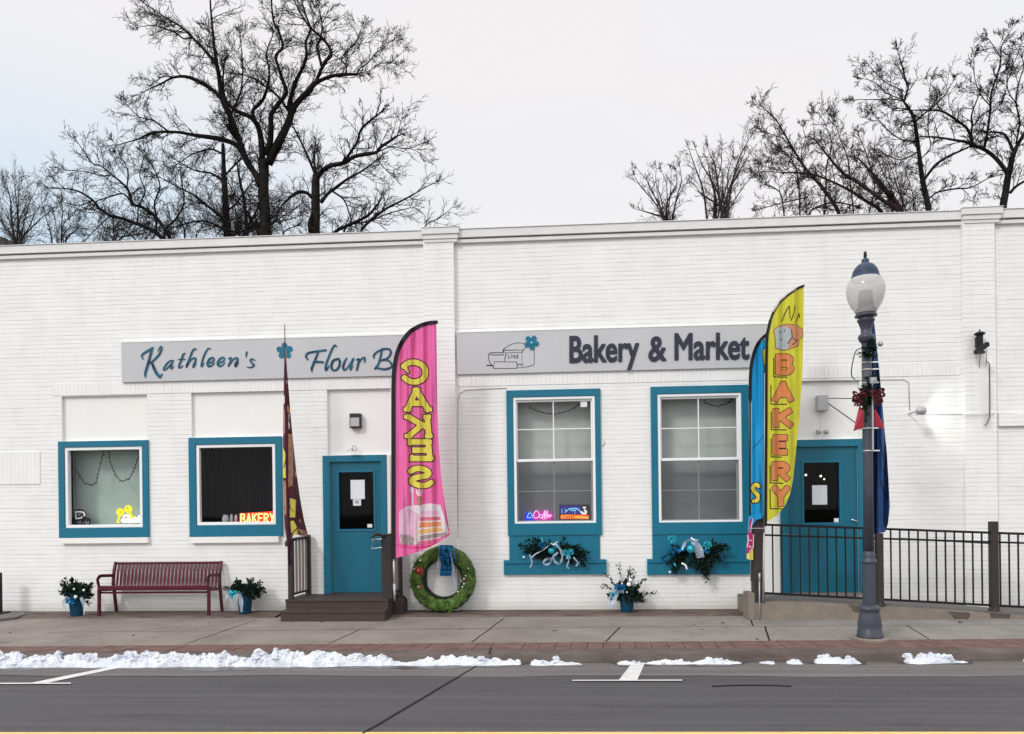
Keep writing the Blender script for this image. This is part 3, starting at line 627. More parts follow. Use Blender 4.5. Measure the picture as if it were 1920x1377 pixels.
# doors
for hole,outer,gl,kind in ((D1,px_rect(607,854,726,1113),px_rect(635,885,701,993),1),(D2,px_rect(1463,824.5,1618,1113),px_rect(1507,867,1575,981),2)):
    d_=thing_part('door',bld,'teal door with a dark window '+('above the brown steps' if kind==1 else 'behind the ramp railing'))
    b=MB(); i=(hole[0]+.002,hole[1],hole[2]-.002,hole[3]-.002)
    b.box(outer[0],-.03,hole[3]-.002,outer[2],.004,outer[3]); b.box(outer[0],-.03,outer[1],i[0],.004,i[3]); b.box(i[2],-.03,outer[1],outer[2],.004,i[3])
    b.build('frame',M['teal'],d_,bevel=.004)
    b=MB(); bars(b,(hole[0]+.004,hole[1]+.012,hole[2]-.004,hole[3]-.005),gl,0.012,0.055); b.build('leaf',M['teald'],d_,bevel=.003)
    b=MB(); bars(b,(gl[0]-.028,gl[1]-.028,gl[2]+.028,gl[3]+.028),(gl[0]+.006,gl[1]+.006,gl[2]-.006,gl[3]-.006),0.002,0.0118); b.build('glazing_bead',M['teal'],d_,bevel=.003)
    MB().box(gl[0]-.004,0.03,gl[1]-.004,gl[2]+.004,0.036,gl[3]+.004).build('pane',M['glassd'],d_)
    MB().box(hole[0]-.01,-0.06,hole[1]-.03,hole[2]+.01,0.10,hole[1]+.010).build('threshold',M['step'] if kind==1 else M['conc'],d_)
    b=MB()
    if kind==1:
        c=P(706.5,987,0.0); b.lathe([(0.024,0),(0.026,.006),(0.012,.01),(0.012,.03),(0.024,.036),(0.029,.05),(0.022,.062),(0,.065)],(c.x,0.012,c.z),16,(0,-1,0)); b.build('handle',M['chrome'],d_,smooth=True)
        c=P(712,1010); 
    else:
        c=P(1594,974.5); e=P(1606,977.5); b.lathe([(0.022,0),(0.022,.012),(0.01,.014),(0.01,.05)],(c.x,0.012,c.z),14,(0,-1,0)); b.tube([(c.x,-.036,c.z),(e.x,-.036,e.z)],.009,8); b.build('handle',M['chrome'],d_,smooth=True)
# pale boarding beside the right door and beside the left door
r=px_rect(1434,984,1462,1112); MB().box(r[0],-.02,r[1],r[2],.004,r[3]).build('side_board',M['white'],bld,bevel=.003)
r=px_rect(727,853,733,1113); MB().box(r[0],-.014,r[1],r[2],.004,r[3]).build('side_board',M['white'],bld,bevel=.003)
# neighbour roof far behind on the left
a=P(-150,452,16); c=P(26,458,16); d=P(-10,440,16)
nb=thing('background_building','dark grey gabled roof showing behind the parapet at far left','building',(a.x,16,0))
MB().box(a.x-4,16,-.4,c.x-.3,24,c.z-.1).build('wall',M['gutter'],nb)
b=MB(); zt=P(-10,441,16).z; b.prism([(a.x-4.3,c.z-.15),(c.x+.25,c.z-.15),(c.x+.2,c.z-.02),(P(6,446,16).x,P(6,446,16).z),(a.x-4.3,zt+.3)],15.7,24.3); b.build('roof',M['asphalt'],nb)
# ------------------------------------------------------------ sign boards
def emis(name,col,s):
    return mat(name,tuple(c*0.3 for c in col),0.5,emit=col,estr=s)
sb=thing('sign_board','long grey board lettered in blue script above the left door and picture windows','sign',(P(231,680).x,-0.03,P(231,717).z),'grey fascia boards across the shopfront')
r=rect(231,645,792,717); zt=P(500,637).z; zb=P(500,711.5).z
MB().box(P(231,680).x,-0.045,zb,P(793,680).x,-0.008,zt).build('board',M['sign'],sb,bevel=.003)
MB().box(P(230,680).x,-0.05,zt+.001,P(793,680).x,-0.006,zt+.022).build('edge_trim',M['white'],sb)
def zpx(x0,y0,k,pts): return [(x0+p[0]/k,y0+p[1]/k)+((p[2]/k,) if len(p)>2 else ()) for p in pts]
K8=lambda *pts: ('s',sm(zpx(250,635,8,pts),5)); K7=lambda *pts: ('s',sm(zpx(500,630,7.68,pts),5))
letters=[
 [K8((145,310,8),(125,262,13),(150,225,15),(215,185,17),(290,135,12)),K8((283,150,12),(255,240,19),(225,360,19),(190,470,19),(175,540,16),(180,580,8)),K8((370,185,8),(385,150,8),(415,118,10),(425,150,12),(390,230,15),(330,300,15),(280,350,10)),K8((232,350,12),(275,370,18),(310,450,21),(350,525,24),(392,572,24)),K8((392,580,14),(415,555,14),(432,522,4))],
 [K8((600,330,9),(545,335,9),(490,390,13),(450,460,12),(475,470,8),(530,420,9),(585,350,11)),K8((585,340,12),(570,390,14),(560,440,13),(580,448,9),(600,410,5))],
 [K8((775,220,7),(745,240,13),(715,330,13),(685,400,14),(680,435,12),(705,435,9),(740,405,5)),K8((672,314,7),(720,308,9),(775,310,7))],
 [K8((950,165,6),(915,155,11),(880,200,14),(840,300,13),(800,400,14),(795,430,11)),K8((805,410,8),(860,320,11),(915,290,12),(935,315,13),(905,390,14),(893,430,11),(915,415,7),(940,370,4))],
 [K8((1160,150,6),(1120,150,10),(1080,210,13),(1040,310,13),(1020,390,14),(1020,420,11),(1040,400,9),(1055,365,5))],
 [K8((1120,370,10),(1180,350,11),(1210,310,11),(1190,285,11),(1140,310,16),(1110,370,18),(1125,415,15),(1170,405,11),(1215,365,5))],
 [K8((1275,365,10),(1335,345,11),(1365,308,11),(1345,282,11),(1295,306,16),(1265,365,18),(1280,410,15),(1325,402,11),(1372,360,5))],
 [K8((1425,300,7),(1465,288,11),(1450,350,14),(1425,412,12)),K8((1440,390,8),(1500,310,11),(1555,290,13),(1560,330,16),(1530,385,16),(1528,420,11),(1555,400,7),(1575,360,4))],
 [K8((1700,205,13),(1688,270,9))],
 [K8((1820,325,8),(1780,308,12),(1752,325,12),(1775,365,12),(1805,395,14),(1785,425,10),(1745,432,8),(1705,428,5))],
 # Flour B...
 [K7((595,345,7),(565,300,14),(590,250,14),(700,225,13),(850,205,14)),K7((745,215,12),(715,300,15),(675,400,16),(648,465,16),(650,505,12)),K7((665,380,10),(730,372,14),(808,378,16))],
 [K7((1008,155,7),(980,135,12),(940,190,15),(890,310,15),(852,420,16),(850,490,14),(870,475,11),(893,432,7))],
 [K7((1035,330,14),(965,350,16),(930,420,18),(945,485,15),(1000,490,13),(1045,430,15),(1050,360,16),(1030,328,13))],
 [K7((1150,320,9),(1118,380,16),(1100,450,16),(1115,490,13),(1160,460,10),(1220,370,12),(1250,322,9)),K7((1245,340,12),(1212,430,15),(1205,490,12),(1240,435,4))],
 [K7((1290,345,8),(1330,335,12),(1315,410,16),(1298,490,14)),K7((1320,400,9),(1370,325,11),(1410,315,13),(1408,375,12))],
 [K7((1545,320,10),(1540,285,14),(1590,230,14),(1690,188,13),(1770,195,14),(1785,250,14),(1740,320,13),(1650,350,11)),K7((1662,178,8),(1650,250,14),(1610,400,14),(1560,470,16)),K7((1655,350,9),(1740,350,12),(1795,400,13),(1790,450,14),(1700,480,14),(1600,465,12),(1555,470,8))]]
for g in letters:
    b=MB(); contour(b,g,on(-0.045),0.35,0.0,0.001,0.010); b.build('letter',M['navy'],sb)
def flower(cx,cy,R_,r_,rot,n=5): return [('s',[(cx,cy,r_*1.0),(cx+R_*math.cos(rot+2*math.pi*i/n),cy+R_*math.sin(rot+2*math.pi*i/n),r_)]) for i in range(n)]
b=MB(); contour(b,flower(533.5,658,10.3,5.3,-.35),on(-0.045),0.4,0,0.001,0.010); b.build('flower',M['tealpetal'],sb)
sb2=thing('sign_board','grey board with a teal flower drawing and dark words over the two tall windows','sign',(P(857,680).x,-0.03,P(857,702).z),'grey fascia boards across the shopfront')
zt2=P(1150,617.5).z; zb2=P(1150,696.5).z
MB().box(P(857.5,680).x,-0.045,zb2,P(1440,680).x,-0.008,zt2).build('board',M['sign'],sb2,bevel=.003)
MB().box(P(857.5,680).x,-0.05,zt2+.001,P(1440,680).x,-0.006,zt2+.012).build('edge_trim',M['white'],sb2)
KA=lambda *pts: ('s',zpx(890,610,12.8,pts))
art=[KA((1180,435,6),(1070,425,6),(970,430,6),(870,465,6),(760,530,6),(690,580,8),(680,620,10),(690,660,10)),KA((690,600,8),(860,600,8),(1030,595,7),(1150,600,5)),KA((690,620,4),(750,670,5),(900,662,5),(1050,652,5),(1140,655,5)),
 KA((1250,518,6),(1170,590,6),(1140,655,7)),KA((690,660,7),(560,655,7),(440,660,8),(370,672,10),(338,700,9),(332,790,7),(350,860,7),(385,930,7),(420,970,9)),KA((380,713,8),(700,713,9)),KA((750,680,8),(740,760,9),(715,830,6),(708,880,6)),
 KA((1135,660,3),(1135,930,3)),KA((1428,560,6),(1428,930,6),(1405,962,6),(1300,990,6),(1160,1020,5)),KA((470,878,6),(700,880,6),(980,882,6),(1010,900,9),(1022,950,9),(1022,1000,7),(1010,1035,7),(700,1040,6),(460,1040,7),(430,980,9)),KA((470,878,5),(455,930,5),(450,980,5),(440,1010,5)),
 KA((290,970,12),(400,962,14),(430,985,8)),KA((1020,945,8),(1150,940,7)),KA((1150,940,4),(1140,1020,4),(1025,1025,4)),
 KA((810,710,5),(815,790,8),(850,790,5)),KA((870,790,4),(890,710,6)),KA((890,710,6),(940,790,6),(960,715,4)),KA((940,710,5),(995,790,6)),KA((1000,712,5),(1010,760,4)),KA((1035,705,9),(1035,790,9)),KA((970,790,5),(1040,790,5))]
b=MB(); contour(b,art,on(-0.045),0.3,0.1,0.0,0.0015); b.build('mixer_drawing',M['ink'],sb2)
b=MB(); contour(b,flower(996.5,642.5,9.3,4.9,-1.05),on(-0.045),0.4,0,0.002,0.010); b.build('flower',M['tealpetal'],sb2)
b=MB(); contour(b,[('s',[(996.5,642.5,1.3),(996.6,642.5,1.3)])],on(-0.045),0.3,0,0.013,0.002); b.build('flower_centre',M['white2'],sb2)
def text_mesh(s,off=0.0,shear=0.0):
    c=bpy.data.curves.new('t','FONT'); c.body=s; c.size=1; c.offset=off; c.resolution_u=6; c.shear=shear; o=bpy.data.objects.new('t',c); COL.objects.link(o)
    dg=bpy.context.evaluated_depsgraph_get(); me=bpy.data.meshes.new_from_object(o.evaluated_get(dg)); bpy.data.objects.remove(o)
    v=[tuple(x.co) for x in me.vertices]; f=[tuple(p.vertices) for p in me.polygons]; bpy.data.meshes.remove(me); return v,f
def text_px(s,x0,x1,yb0,yb1,cap,mp,lift,name,m,parent,off=0.02,thick=0.012):
    capv,_=text_mesh('B'); ch=max(v[1] for v in capv)-min(v[1] for v in capv); y0f=min(v[1] for v in capv)
    x_all=[v[0] for v in text_mesh(s)[0]]; a,bx=min(x_all),max(x_all); kx=(x1-x0)/(bx-a); out=[]
    words=s
    v,f=text_mesh(s)
    # one letter, one mesh: split by connected pieces, joined again where they share a column
    par=list(range(len(v)))
    def fd(i):
        while par[i]!=i: par[i]=par[par[i]]; i=par[i]
        return i
    for q in f:
        for i in q[1:]: par[fd(i)]=fd(q[0])
    comps={}
    for i in range(len(v)): comps.setdefault(fd(i),[]).append(i)
    for k,ids in comps.items():
        idx={g:i for i,g in enumerate(ids)}; ff=[tuple(idx[i] for i in q) for q in f if fd(q[0])==k]
        if not ff: continue
        px=[(x0+(v[i][0]-a)*kx, yb0+(yb1-yb0)*((v[i][0]-a)/(bx-a))-(v[i][1]-y0f)/ch*cap) for i in ids]
        b=MB(); contour(b,[('p',[px[i] for i in q]) for q in ff],mp,0.45,off,lift,thick); b.build(name,m,parent)
text_px('Bakery',1069,1197,679.5,676.5,48.0,on(-0.045),0.001,'letter',M['dgrey'],sb2,1.55)
text_px('&',1217,1248,677,675.5,45.0,on(-0.045),0.001,'letter',M['dgrey'],sb2,1.55)
text_px('Market',1266,1404,674.3,672.5,48.0,on(-0.045),0.001,'letter',M['dgrey'],sb2,1.55)

# ------------------------------------------------------------ lights and fittings on the wall
c=P(667,789); t=thing('wall_sconce','small square grey wall light on the white panel above the brown steps','wall light',(c.x,0.04,c.z))
r=rect(657,776,677,803); b=MB(); b.box(r[0],-0.05,r[1],r[2],0.047,r[3]); b.build('housing',M['bronze'],t,bevel=.006)
b=MB(); b.box(r[0]+.015,-0.058,r[1]+.02,r[2]-.015,-0.0502,r[3]-.07); b.build('diffuser',M['grey'],t,bevel=.004)
c=P(664,845); t=thing('gooseneck_light','little tin lamp shade on a bent arm just above the left door frame','wall light',(c.x,0,c.z))
b=MB(); b.lathe([(0.085,0),(0.07,.012),(0.03,.03),(0.012,.05)],(c.x-.005,-.09,c.z-.015),18); b.build('shade',M['chrome'],t,smooth=True)
e=P(667,838); b=MB(); b.tube(sm([(c.x,-.09,c.z+.03),(c.x,-.085,c.z+.065),(e.x,-.03,c.z+.06),(e.x,0.05,c.z+.02)],4),.006,6); b.lathe([(0.025,0),(0.025,.01)],(e.x,0.046,c.z+.02),12,(0,-1,0)); b.build('arm',M['grey'],t,smooth=True)
c=P(1542,757); t=thing('floodlight','square grey floodlight box with a round lamp and braced arm left of the street lamp','wall light',(c.x,0.04,c.z))
r=rect(1531,742,1551,771); b=MB(); b.box(r[0],-.06,r[1],r[2],.047,r[3]); b.build('housing',M['grey'],t,bevel=.008)
c2=P(1545,761,-.06); b=MB(); b.lathe([(0.058,0),(0.062,.02),(0.045,.03),(0.04,.012)],(c2.x,-.06,c2.z),20,(0,-1,0)); b.build('lamp_ring',M['bronze'],t,smooth=True)
b=MB(); b.lathe([(0.04,0.005),(0.03,.02),(0,.026)],(c2.x,-.06,c2.z),16,(0,-1,0)); b.build('lens',M['chrome'],t,smooth=True)
a1=P(1551,747,-.03); a2=P(1612,748,-.55); a3=P(1552,756,-.03); a4=P(1609,797,-.55); a5=P(1614,806,-.6)
b=MB(); b.tube([a1,a2],.007,6); b.build('rod',M['black'],t); b=MB(); b.tube(sm([a3,a4,a5],4),.007,6); b.build('brace',M['black'],t)
c=P(1541,811); t=thing('twin_spotlight','pair of small white spot lamps on the panel above the right door','wall light',(c.x,0.045,c.z))
b=MB(); b.lathe([(0.03,0),(0.03,.02),(0.012,.025)],(c.x,0.047,c.z),14,(0,-1,0)); b.build('base',M['grey'],t)
for s in (-1,1):
    b=MB(); b.lathe([(0.012,0),(0.03,.02),(0.034,.07),(0.028,.072)],(c.x+s*.02,0.0,c.z),14,(s*.8,-.5,.1)); b.build('spot_head',M['grey'],t,smooth=True)
b=MB(); b.box(c.x-.004,0.038,c.z+.03,c.x+.004,0.047,P(1541,775).z); tag(b.build('conduit',M['white'],None),'thin vertical white conduit between the floodlight and the twin spot lamps','conduit')
# lit lamp
c=P(1709,776); t=thing('lit_wall_lamp','switched on bullet shaped lamp on the white wall right of the street lamp','wall light',(c.x,-.0,c.z))
b=MB(); b.lathe([(0.0,-.085),(0.03,-.08),(0.052,-.05),(0.058,0.0),(0.052,.04),(.05,.045)],(c.x-.0,-.31,c.z),20,(0.93,.30,0.02)); b.build('hood',M['grey'],t,smooth=True)
b=MB(); b.ball((c.x+.035,-.30,c.z),.038,14); b.build('bulb',emis('bulb_glow',(1.0,0.93,0.82),9),t,smooth=True)
b=MB(); b.tube([(c.x-.04,-.28,c.z),(c.x-.04,-.0,c.z+.0)],.012,8); b.build('stem',M['grey'],t)
ld=bpy.data.lights.new('wall_lamp_light','SPOT'); ld.energy=6.5; ld.spot_size=R(104); ld.spot_blend=0.55; ld.shadow_soft_size=.03; ld.color=(1,.93,.84)
lo=bpy.data.objects.new('wall_lamp_light',ld); COL.objects.link(lo); lo.location=(c.x+.07,-.36,c.z); lo.rotation_euler=Vector((-1,-.42,0.02)).to_track_quat('Z','Y').to_euler()
def cable(name,label,pts,r,m,cat='cable',Y=-.01):
    b=MB(); b.tube([P(x,y,Y) if len(q)==0 else P(x,y,q[0]) for x,y,*q in pts],r,6); return tag(b.build(name,m,None,smooth=True),label,cat)
cable('cable','white cable running along the wall from the lit lamp to the right edge',[(1716,775.5),(1760,776),(1803,776,-.01),(1804,776,-.11),(1862,775,-.11),(1866,775,-.01),(1990,775)],.008,M['trim'])
cable('cable','thin grey cable dropping down the wall to the lit lamp',[(1470,715),(1610,713),(1694,712),(1704,717),(1706,770)],.005,M['grey'])
cable('cable','thin grey cable bending down beside the pilaster between the two signs',[(950,728),(900,730),(872,732),(862,738),(858.5,752),(858.5,1010)],.005,M['grey'])
cable('wall_hook','small bent grey hook on the brick pier right of the first tall window',[(1133,826),(1133.5,832),(1131,836),(1128,836)],.005,M['grey'],'hook')
# old sign bracket on the right pilaster
c=P(1832,640,-.10); t=thing('sign_bracket','black cast bracket with a slanting arm high on the right pilaster','bracket',(c.x,-.1,c.z))
k=pxm(-.1,1832); b=MB(); b.lathe([(0,20*k),(1.2*k,20*k),(1.2*k,16*k),(5*k,15*k),(9.5*k,12.5*k),(9.5*k,11*k),(5.5*k,8*k),(5.5*k,-20*k),(9*k,-22*k),(9*k,-25*k),(0,-25*k)],(c.x,-.17,c.z),20); b.build('post',M['black'],t,smooth=False,bevel=.003)
b=MB(); b.bar(P(1829,662,-.2),P(1852,645,-.48),.055,.06); b.build('arm',M['black'],t,bevel=.004)
b=MB(); b.box(c.x-.03,-.13,c.z-.1,c.x+.03,-.098,c.z+.05); b.build('wall_plate',M['black'],t)
t=thing('hanging_sign','narrow clear panel hanging by chains from the black bracket on the right pilaster','sign',(P(1846,700,-.3).x,-.3,P(1846,780,-.3).z))
for (x0,y0,x1,y1) in ((1838,665,1836,691),(1850,655,1849,686)):
    b=MB(); A=P(x0,y0,-.3); B=P(x1,y1,-.3); n=9
    for i in range(n):
        p=A+(B-A)*((i+.5)/n); b.ball(p,.009,6,(.6,.6,1.7))
    b.build('chain',M['black'],t)
r=rect(1836,690,1852,776,-.3); MB().box(r[0],-.306,r[1],r[2],-.296,r[3]).build('panel',veil_mat('clear_panel',(.78,.79,.79),.55),t)
cable('bent_rod','long thin grey rod curving along the right pilaster under the black bracket',[(1850,678,-.12),(1855,682,-.12),(1856,760,-.12),(1855,785,-.12),(1849,797,-.12),(1846,798,-.12)],.007,M['lamp'],'rod')

# notices on the doors
def sheet(name,label,r,Y,m,cat,marks=0):
    b=MB(); b.box(r[0],Y-.002,r[1],r[2],Y,r[3]); o=b.build(name,m,None); tag(o,label,cat); return o
sheet('notice','white sheet of paper taped inside the glass of the left door',rect(656.5,900,683,936),0.0285,M['paper'],'notice')
sheet('notice','small white card hanging under the paper sheet in the left door',rect(661,936.5,676,948.5),0.0285,M['paper'],'notice')
b=MB(); r=rect(665,938.5,672,944.5); b.box(r[0],.0255,r[1],r[2],.0262,r[3]); o=b.build('card_print',M['paper2'],None); o.parent=bpy.data.objects['notice.001']
sheet('sticker','pale square sticker in the bottom corner of the left door glass',rect(688,983,697,989.5),0.0285,M['paper'],'sticker')
sheet('notice','white paper taped in the dark glass of the right door',rect(1524,910,1552,946.5),0.0285,M['paper'],'notice')
sheet('sticker','pale square sticker in the bottom corner of the right door glass',rect(1565,972,1574,979.5),0.0285,M['paper'],'sticker')
sheet('sticker','small white label in the top corner of the first tall window',rect(1088.5,753,1101,763),0.0255,M['paper'],'sticker')
# lamps glowing deep inside the right door
for i,(x,y) in enumerate(((1511,891),(1539,893),(1545.5,899),(1574,899))):
    o=MB().ball(P(x,y,1.0),.016 if i!=2 else .011,8).build('ceiling_lamp',emis('lamp_glow%d'%i,(1,.80,.55),5),None,smooth=True)
    tag(o,['leftmost','second from left','third and smallest','rightmost'][i]+' glowing lamp seen inside the dark right door','lamp','lamps inside the right doorway')

# ------------------------------------------------------------ string lights and neon behind the glass
def string(label,pts,Y,m=None):
    q=sm([P(x,y,Y) for x,y in pts],5); b=MB(); b.tube(q,.006,5); rr=random.Random(len(pts)); n=len(q)
    t=thing('string_lights',label,'string lights',tuple(q[0])); b.build('wire',M['ink'],t)
    b=MB()
    for i in range(1,n,2):
        p=Vector(q[i]); d=Vector((rr.uniform(-1,1),0,rr.uniform(-1,.6))).normalized(); b.tube([p,p+d*.03],[.011,.006],5)
    b.build('bulbs',M['ink'],t)
string('dark fairy light wire looping on the left half of the grey green window',[(142,880),(150,893),(158,905),(170,909),(180,906),(184,890),(190,865),(194,846)],.16)
string('dark fairy light wire looping on the right half of the grey green window',[(205,846),(207,866),(214,885),(226,901),(240,899),(250,885),(256,868),(262,848)],.16)
string('short fairy light wire hanging in the top panes of the first tall window',[(992,763),(1008,770),(1024,775),(1040,777),(1062,771),(1080,763),(1090,757)],.14)
string('short fairy light wire hanging at the top right of the second tall window',[(1318,750),(1326,757),(1338,761),(1350,761),(1362,757),(1372,750)],.14)
cable('cord','thin dark cord hanging at the left side of the grey green window',[(140,850,.18),(141,900,.18),(143,952,.18)],.004,M['ink'],'cord')
def neon(name,label,loc,Y=.15):
    return thing(name,label,'neon sign',tuple(P(loc[0],loc[1],Y)))
def part(t,name,prims,m,Y,step=.4,grow=0,lift=0,thick=.006):
    b=MB(); contour(b,prims,on(Y),step,grow,lift,thick); return b.build(name,m,t)
NR=emis('neon_red_back',(1.0,0.035,0.01),1.6); NY=emis('neon_warm',(1.0,.62,.18),2.6); NP=emis('neon_pink_back',(0.85,.03,.55),1.0); NW=emis('neon_pink',(1.0,.55,.9),2.2)
NB=emis('neon_blue_back',(.02,.03,.95),1.2); NC=emis('neon_cyan',(.25,.75,1.0),1.6); NYL=emis('neon_yellow',(1.0,.86,.01),.85); NWH=emis('neon_white',(1,1,.97),1.5); NO=emis('neon_orange',(1.0,.45,.03),1.7); NBD=emis('neon_indigo',(.04,.01,.45),.9)
t=neon('bakery_sign','red and yellow BAKERY neon lettering in the corner of the black window',(450,984))
part(t,'backing',[('s',[(456,973,7.5),(510,970,8.5)]),('p',[(449,963),(515,959),(515,982),(449,984)])],NR,.16,lift=-.004)
GL={'B':[[(0,0),(0,1)],[(0,0),(.7,.02),(.95,.2),(.7,.47),(0,.48)],[(0,.48),(.75,.52),(1,.76),(.75,1),(0,1)]],'A':[[(0,1),(.5,0),(1,1)],[(.2,.68),(.8,.68)]],
 'K':[[(0,0),(0,1)],[(.95,0),(.05,.55)],[(.3,.42),(1,1)]],'E':[[(1,0),(0,0),(0,1),(1,1)],[(0,.5),(.8,.5)]],'R':[[(0,0),(0,1)],[(0,0),(.75,.03),(1,.25),(.75,.5),(0,.52)],[(.4,.52),(1,1)]],
 'Y':[[(0,0),(.5,.5),(1,0)],[(.5,.5),(.5,1)]],'C':[[(1,.2),(.75,.02),(.4,0),(.08,.2),(0,.5),(.08,.8),(.4,1),(.75,.98),(1,.8)]],
 'S':[[(.95,.15),(.65,0),(.3,.02),(.05,.2),(.15,.42),(.8,.56),(1,.78),(.7,1),(.3,1),(0,.85)]]}
def slab(a,b_,r,ext=.8):
    d=np.array([b_[0]-a[0],b_[1]-a[1]],float); l=np.hypot(*d)+1e-9; d/=l; n=np.array([-d[1],d[0]])*r; e=d*r*ext; a=np.array(a[:2],float)-e; b_=np.array(b_[:2],float)+e
    return ('p',[tuple(a+n),tuple(b_+n),tuple(b_-n),tuple(a-n)])
def glyph(ch,x0,y0,x1,y1,r,mirror=False,slant=0,serif=0,block=False):
    out=[]
    def mp(u,v):
        if mirror: u=1-u
        return (x0+(x1-x0)*u+slant*(v-.5),y0+(y1-y0)*v,r)
    for s in GL[ch]:
        pts=[mp(u,v) for u,v in s]
        if block and ch not in 'CS' and len(pts)==2: out.append(slab(pts[0],pts[1],r)); continue
        if block and ch in 'EA': out+= [slab(a,c_,r) for a,c_ in zip(pts[:-1],pts[1:])]; continue
        if block: out.append(('s',sm(pts,4) if ch in 'CSBR' else pts)); continue
        out.append(('s',sm(pts,4) if ch in 'CS' else pts))
    if serif:
        w=serif
        ends={'A':[(0,1),(1,1),(.5,0)],'K':[(0,0),(0,1),(.95,0),(1,1)],'E':[(0,0),(0,1)]}.get(ch,[])
        for u,v in ends:
            p=mp(u,v); out.append(slab((p[0]-w,p[1]),(p[0]+w,p[1]),r*.72,.3))
        if ch=='E': 
            for v in (0,1): p=mp(1,v); out.append(('s',[(p[0],p[1],r*.8),(p[0],p[1]+(3 if v==0 else -3),r*.8)]))
        if ch in 'C': p=mp(1,.2); out.append(('s',[(p[0],p[1]-6,r*.8),(p[0],p[1]+3,r*.8)]))
    return out
for i,ch in enumerate('BAKERY'):
    x=452+i*10.9; part(t,'letter',glyph(ch,x,964.5-i*.25,x+7,980.5-i*.25,1.15),NY,.16,.35,lift=.004)
t=neon('coffee_sign','pink script Coffee neon beside a blue ring at the left of the window sill',(985,975))
KC=lambda *pts: ('s',sm(zpx(940,930,8.605,pts),4))
part(t,'cup_backing',[('s',[(991,968,8.2),(991,970,8.2)]),('p',[(983,966),(1000,966),(1001,977),(983,977)])],NB,.16,lift=-.004)
part(t,'cup',[KC((415,350,7),(445,280,7),(480,285,7),(498,345,7),(450,352,7),(415,350,7))],NC,.16,.3,lift=.004)
part(t,'lettering_backing',[('s',[(1003,968,6.5),(1022,965,8.5),(1034,968,5)]),('s',[(1003,972,4),(1031,973,4)])],NP,.16,lift=-.004)
part(t,'lettering',[KC((600,265,6),(560,240,6),(525,290,6),(530,345,6),(570,360,6),(610,320,6),(600,265,5)),KC((630,300,6),(615,335,6),(640,360,6),(665,330,6),(645,300,6)),KC((665,375,5),(680,300,6),(705,235,7),(700,300,6),(690,375,6)),KC((690,375,5),(715,300,6),(745,240,6),(735,300,6),(720,375,6)),KC((680,300,5),(750,295,5)),KC((740,340,5),(775,315,6),(760,300,5),(745,330,6),(765,350,6),(800,310,5)),KC((770,340,4),(805,305,6),(790,345,5))],NW,.16,.3,lift=.004)
t=neon('lottery_sign','rectangular blue and orange lit sign at the right of the window sill',(1050,974))
r=rect(1049,946.5,1106,974.5,.16); MB().box(r[0],.165,r[1],r[2],.18,r[3]).build('case',M['ink'],t)
part(t,'blue_panel',[('p',[(1051,948.5),(1088,949),(1092,964),(1051,964)])],NBD,.16,lift=-.003)
part(t,'red_panel',[('p',[(1051,965),(1104,965),(1104,973.5),(1051,973.5)])],NR,.16,lift=-.003)
part(t,'drawing',[KC((975,215,5),(978,275,5)),KC((1020,215,6),(1045,240,5),(1025,270,6),(1090,215,9),(1150,205,9),(1230,210,10),(1262,245,8)),KC((1120,235,9),(1200,235,9)),KC((1185,250,4),(1188,290,4))],NC,.16,.3,lift=.003)
part(t,'figure',[KC((1325,190,14),(1355,190,14)),KC((1345,225,13),(1350,245,13)),KC((1290,262,18),(1340,290,16),(1372,262,14),(1355,235,12))],NWH,.16,.3,lift=.003)
part(t,'lettering',[KC((970,310,5),(972,350,12),(1010,352,10),(1015,318,6),(980,312,5))]+[KC((1035+i*38,312,6),(1042+i*38,362,7)) for i in range(8)]+[KC((1035,312,7),(1130,312,6)),KC((1200,335,13),(1290,340,17),(1400,350,16)),KC((1180,355,8),(1395,362,9))],NO,.16,.3,lift=.003)
t=neon('yellow_neon','two round yellow neon discs on sticks with white writing in the grey green window',(235,982))
KN=lambda *pts: ('s',zpx(110,920,10.667,pts))
part(t,'left_disc',[KN((1230,435,78),(1231,435,78)),KN((1220,510,24),(1185,600,20)),KN((1165,632,14),(1215,632,14))],NYL,.16,.4)
part(t,'right_disc',[KN((1388,372,80),(1389,372,80)),KN((1420,440,26),(1460,530,20)),KN((1440,545,22),(1520,535,20))],NYL,.16,.4,lift=.003)
part(t,'white_script',[('s',sm(zpx(110,920,10.667,[(1300,520,20),(1370,490,20),(1395,530,26)]),4)),KN((1280,600,38),(1400,600,48),(1600,610,36)),KN((1605,520,22),(1605,610,26)),KN((1540,560,26),(1480,590,34))],NWH,.16,.4,lift=.006)
part(t,'outline_marks',[KN((1200,432,5),(1262,430,5)),KN((1245,405,5),(1250,440,5)),KN((1205,488,5),(1240,490,5)),KN((1350,340,6),(1400,335,6)),KN((1360,350,6),(1378,360,6)),KN((1400,400,4),(1420,390,4)),KN((1285,610,6),(1300,590,7)),KN((1405,545,4),(1410,580,4)),KN((1520,560,4),(1530,575,4)),KN((1575,545,4),(1582,538,5))],M['inkg'],.16,.3,lift=.013,thick=.001)
t=neon('unlit_sign','dark unlit sign with a white outlined letter in the corner of the grey green window',(140,983)); t['category']='sign'
part(t,'case',[('p',zpx(110,920,10.667,[(310,375),(480,375),(545,430),(560,540),(640,560),(640,705),(250,705),(300,600)]))],M['ink'],.18,lift=-.01)
part(t,'outline',[('s',sm(zpx(110,920,10.667,[(335,430,12),(430,425,15),(500,445,18),(515,500,16)]),4)),KN((340,430,7),(345,560,12)),KN((345,565,11),(455,548,14),(470,520,8))],M['white2'],.18,.3)
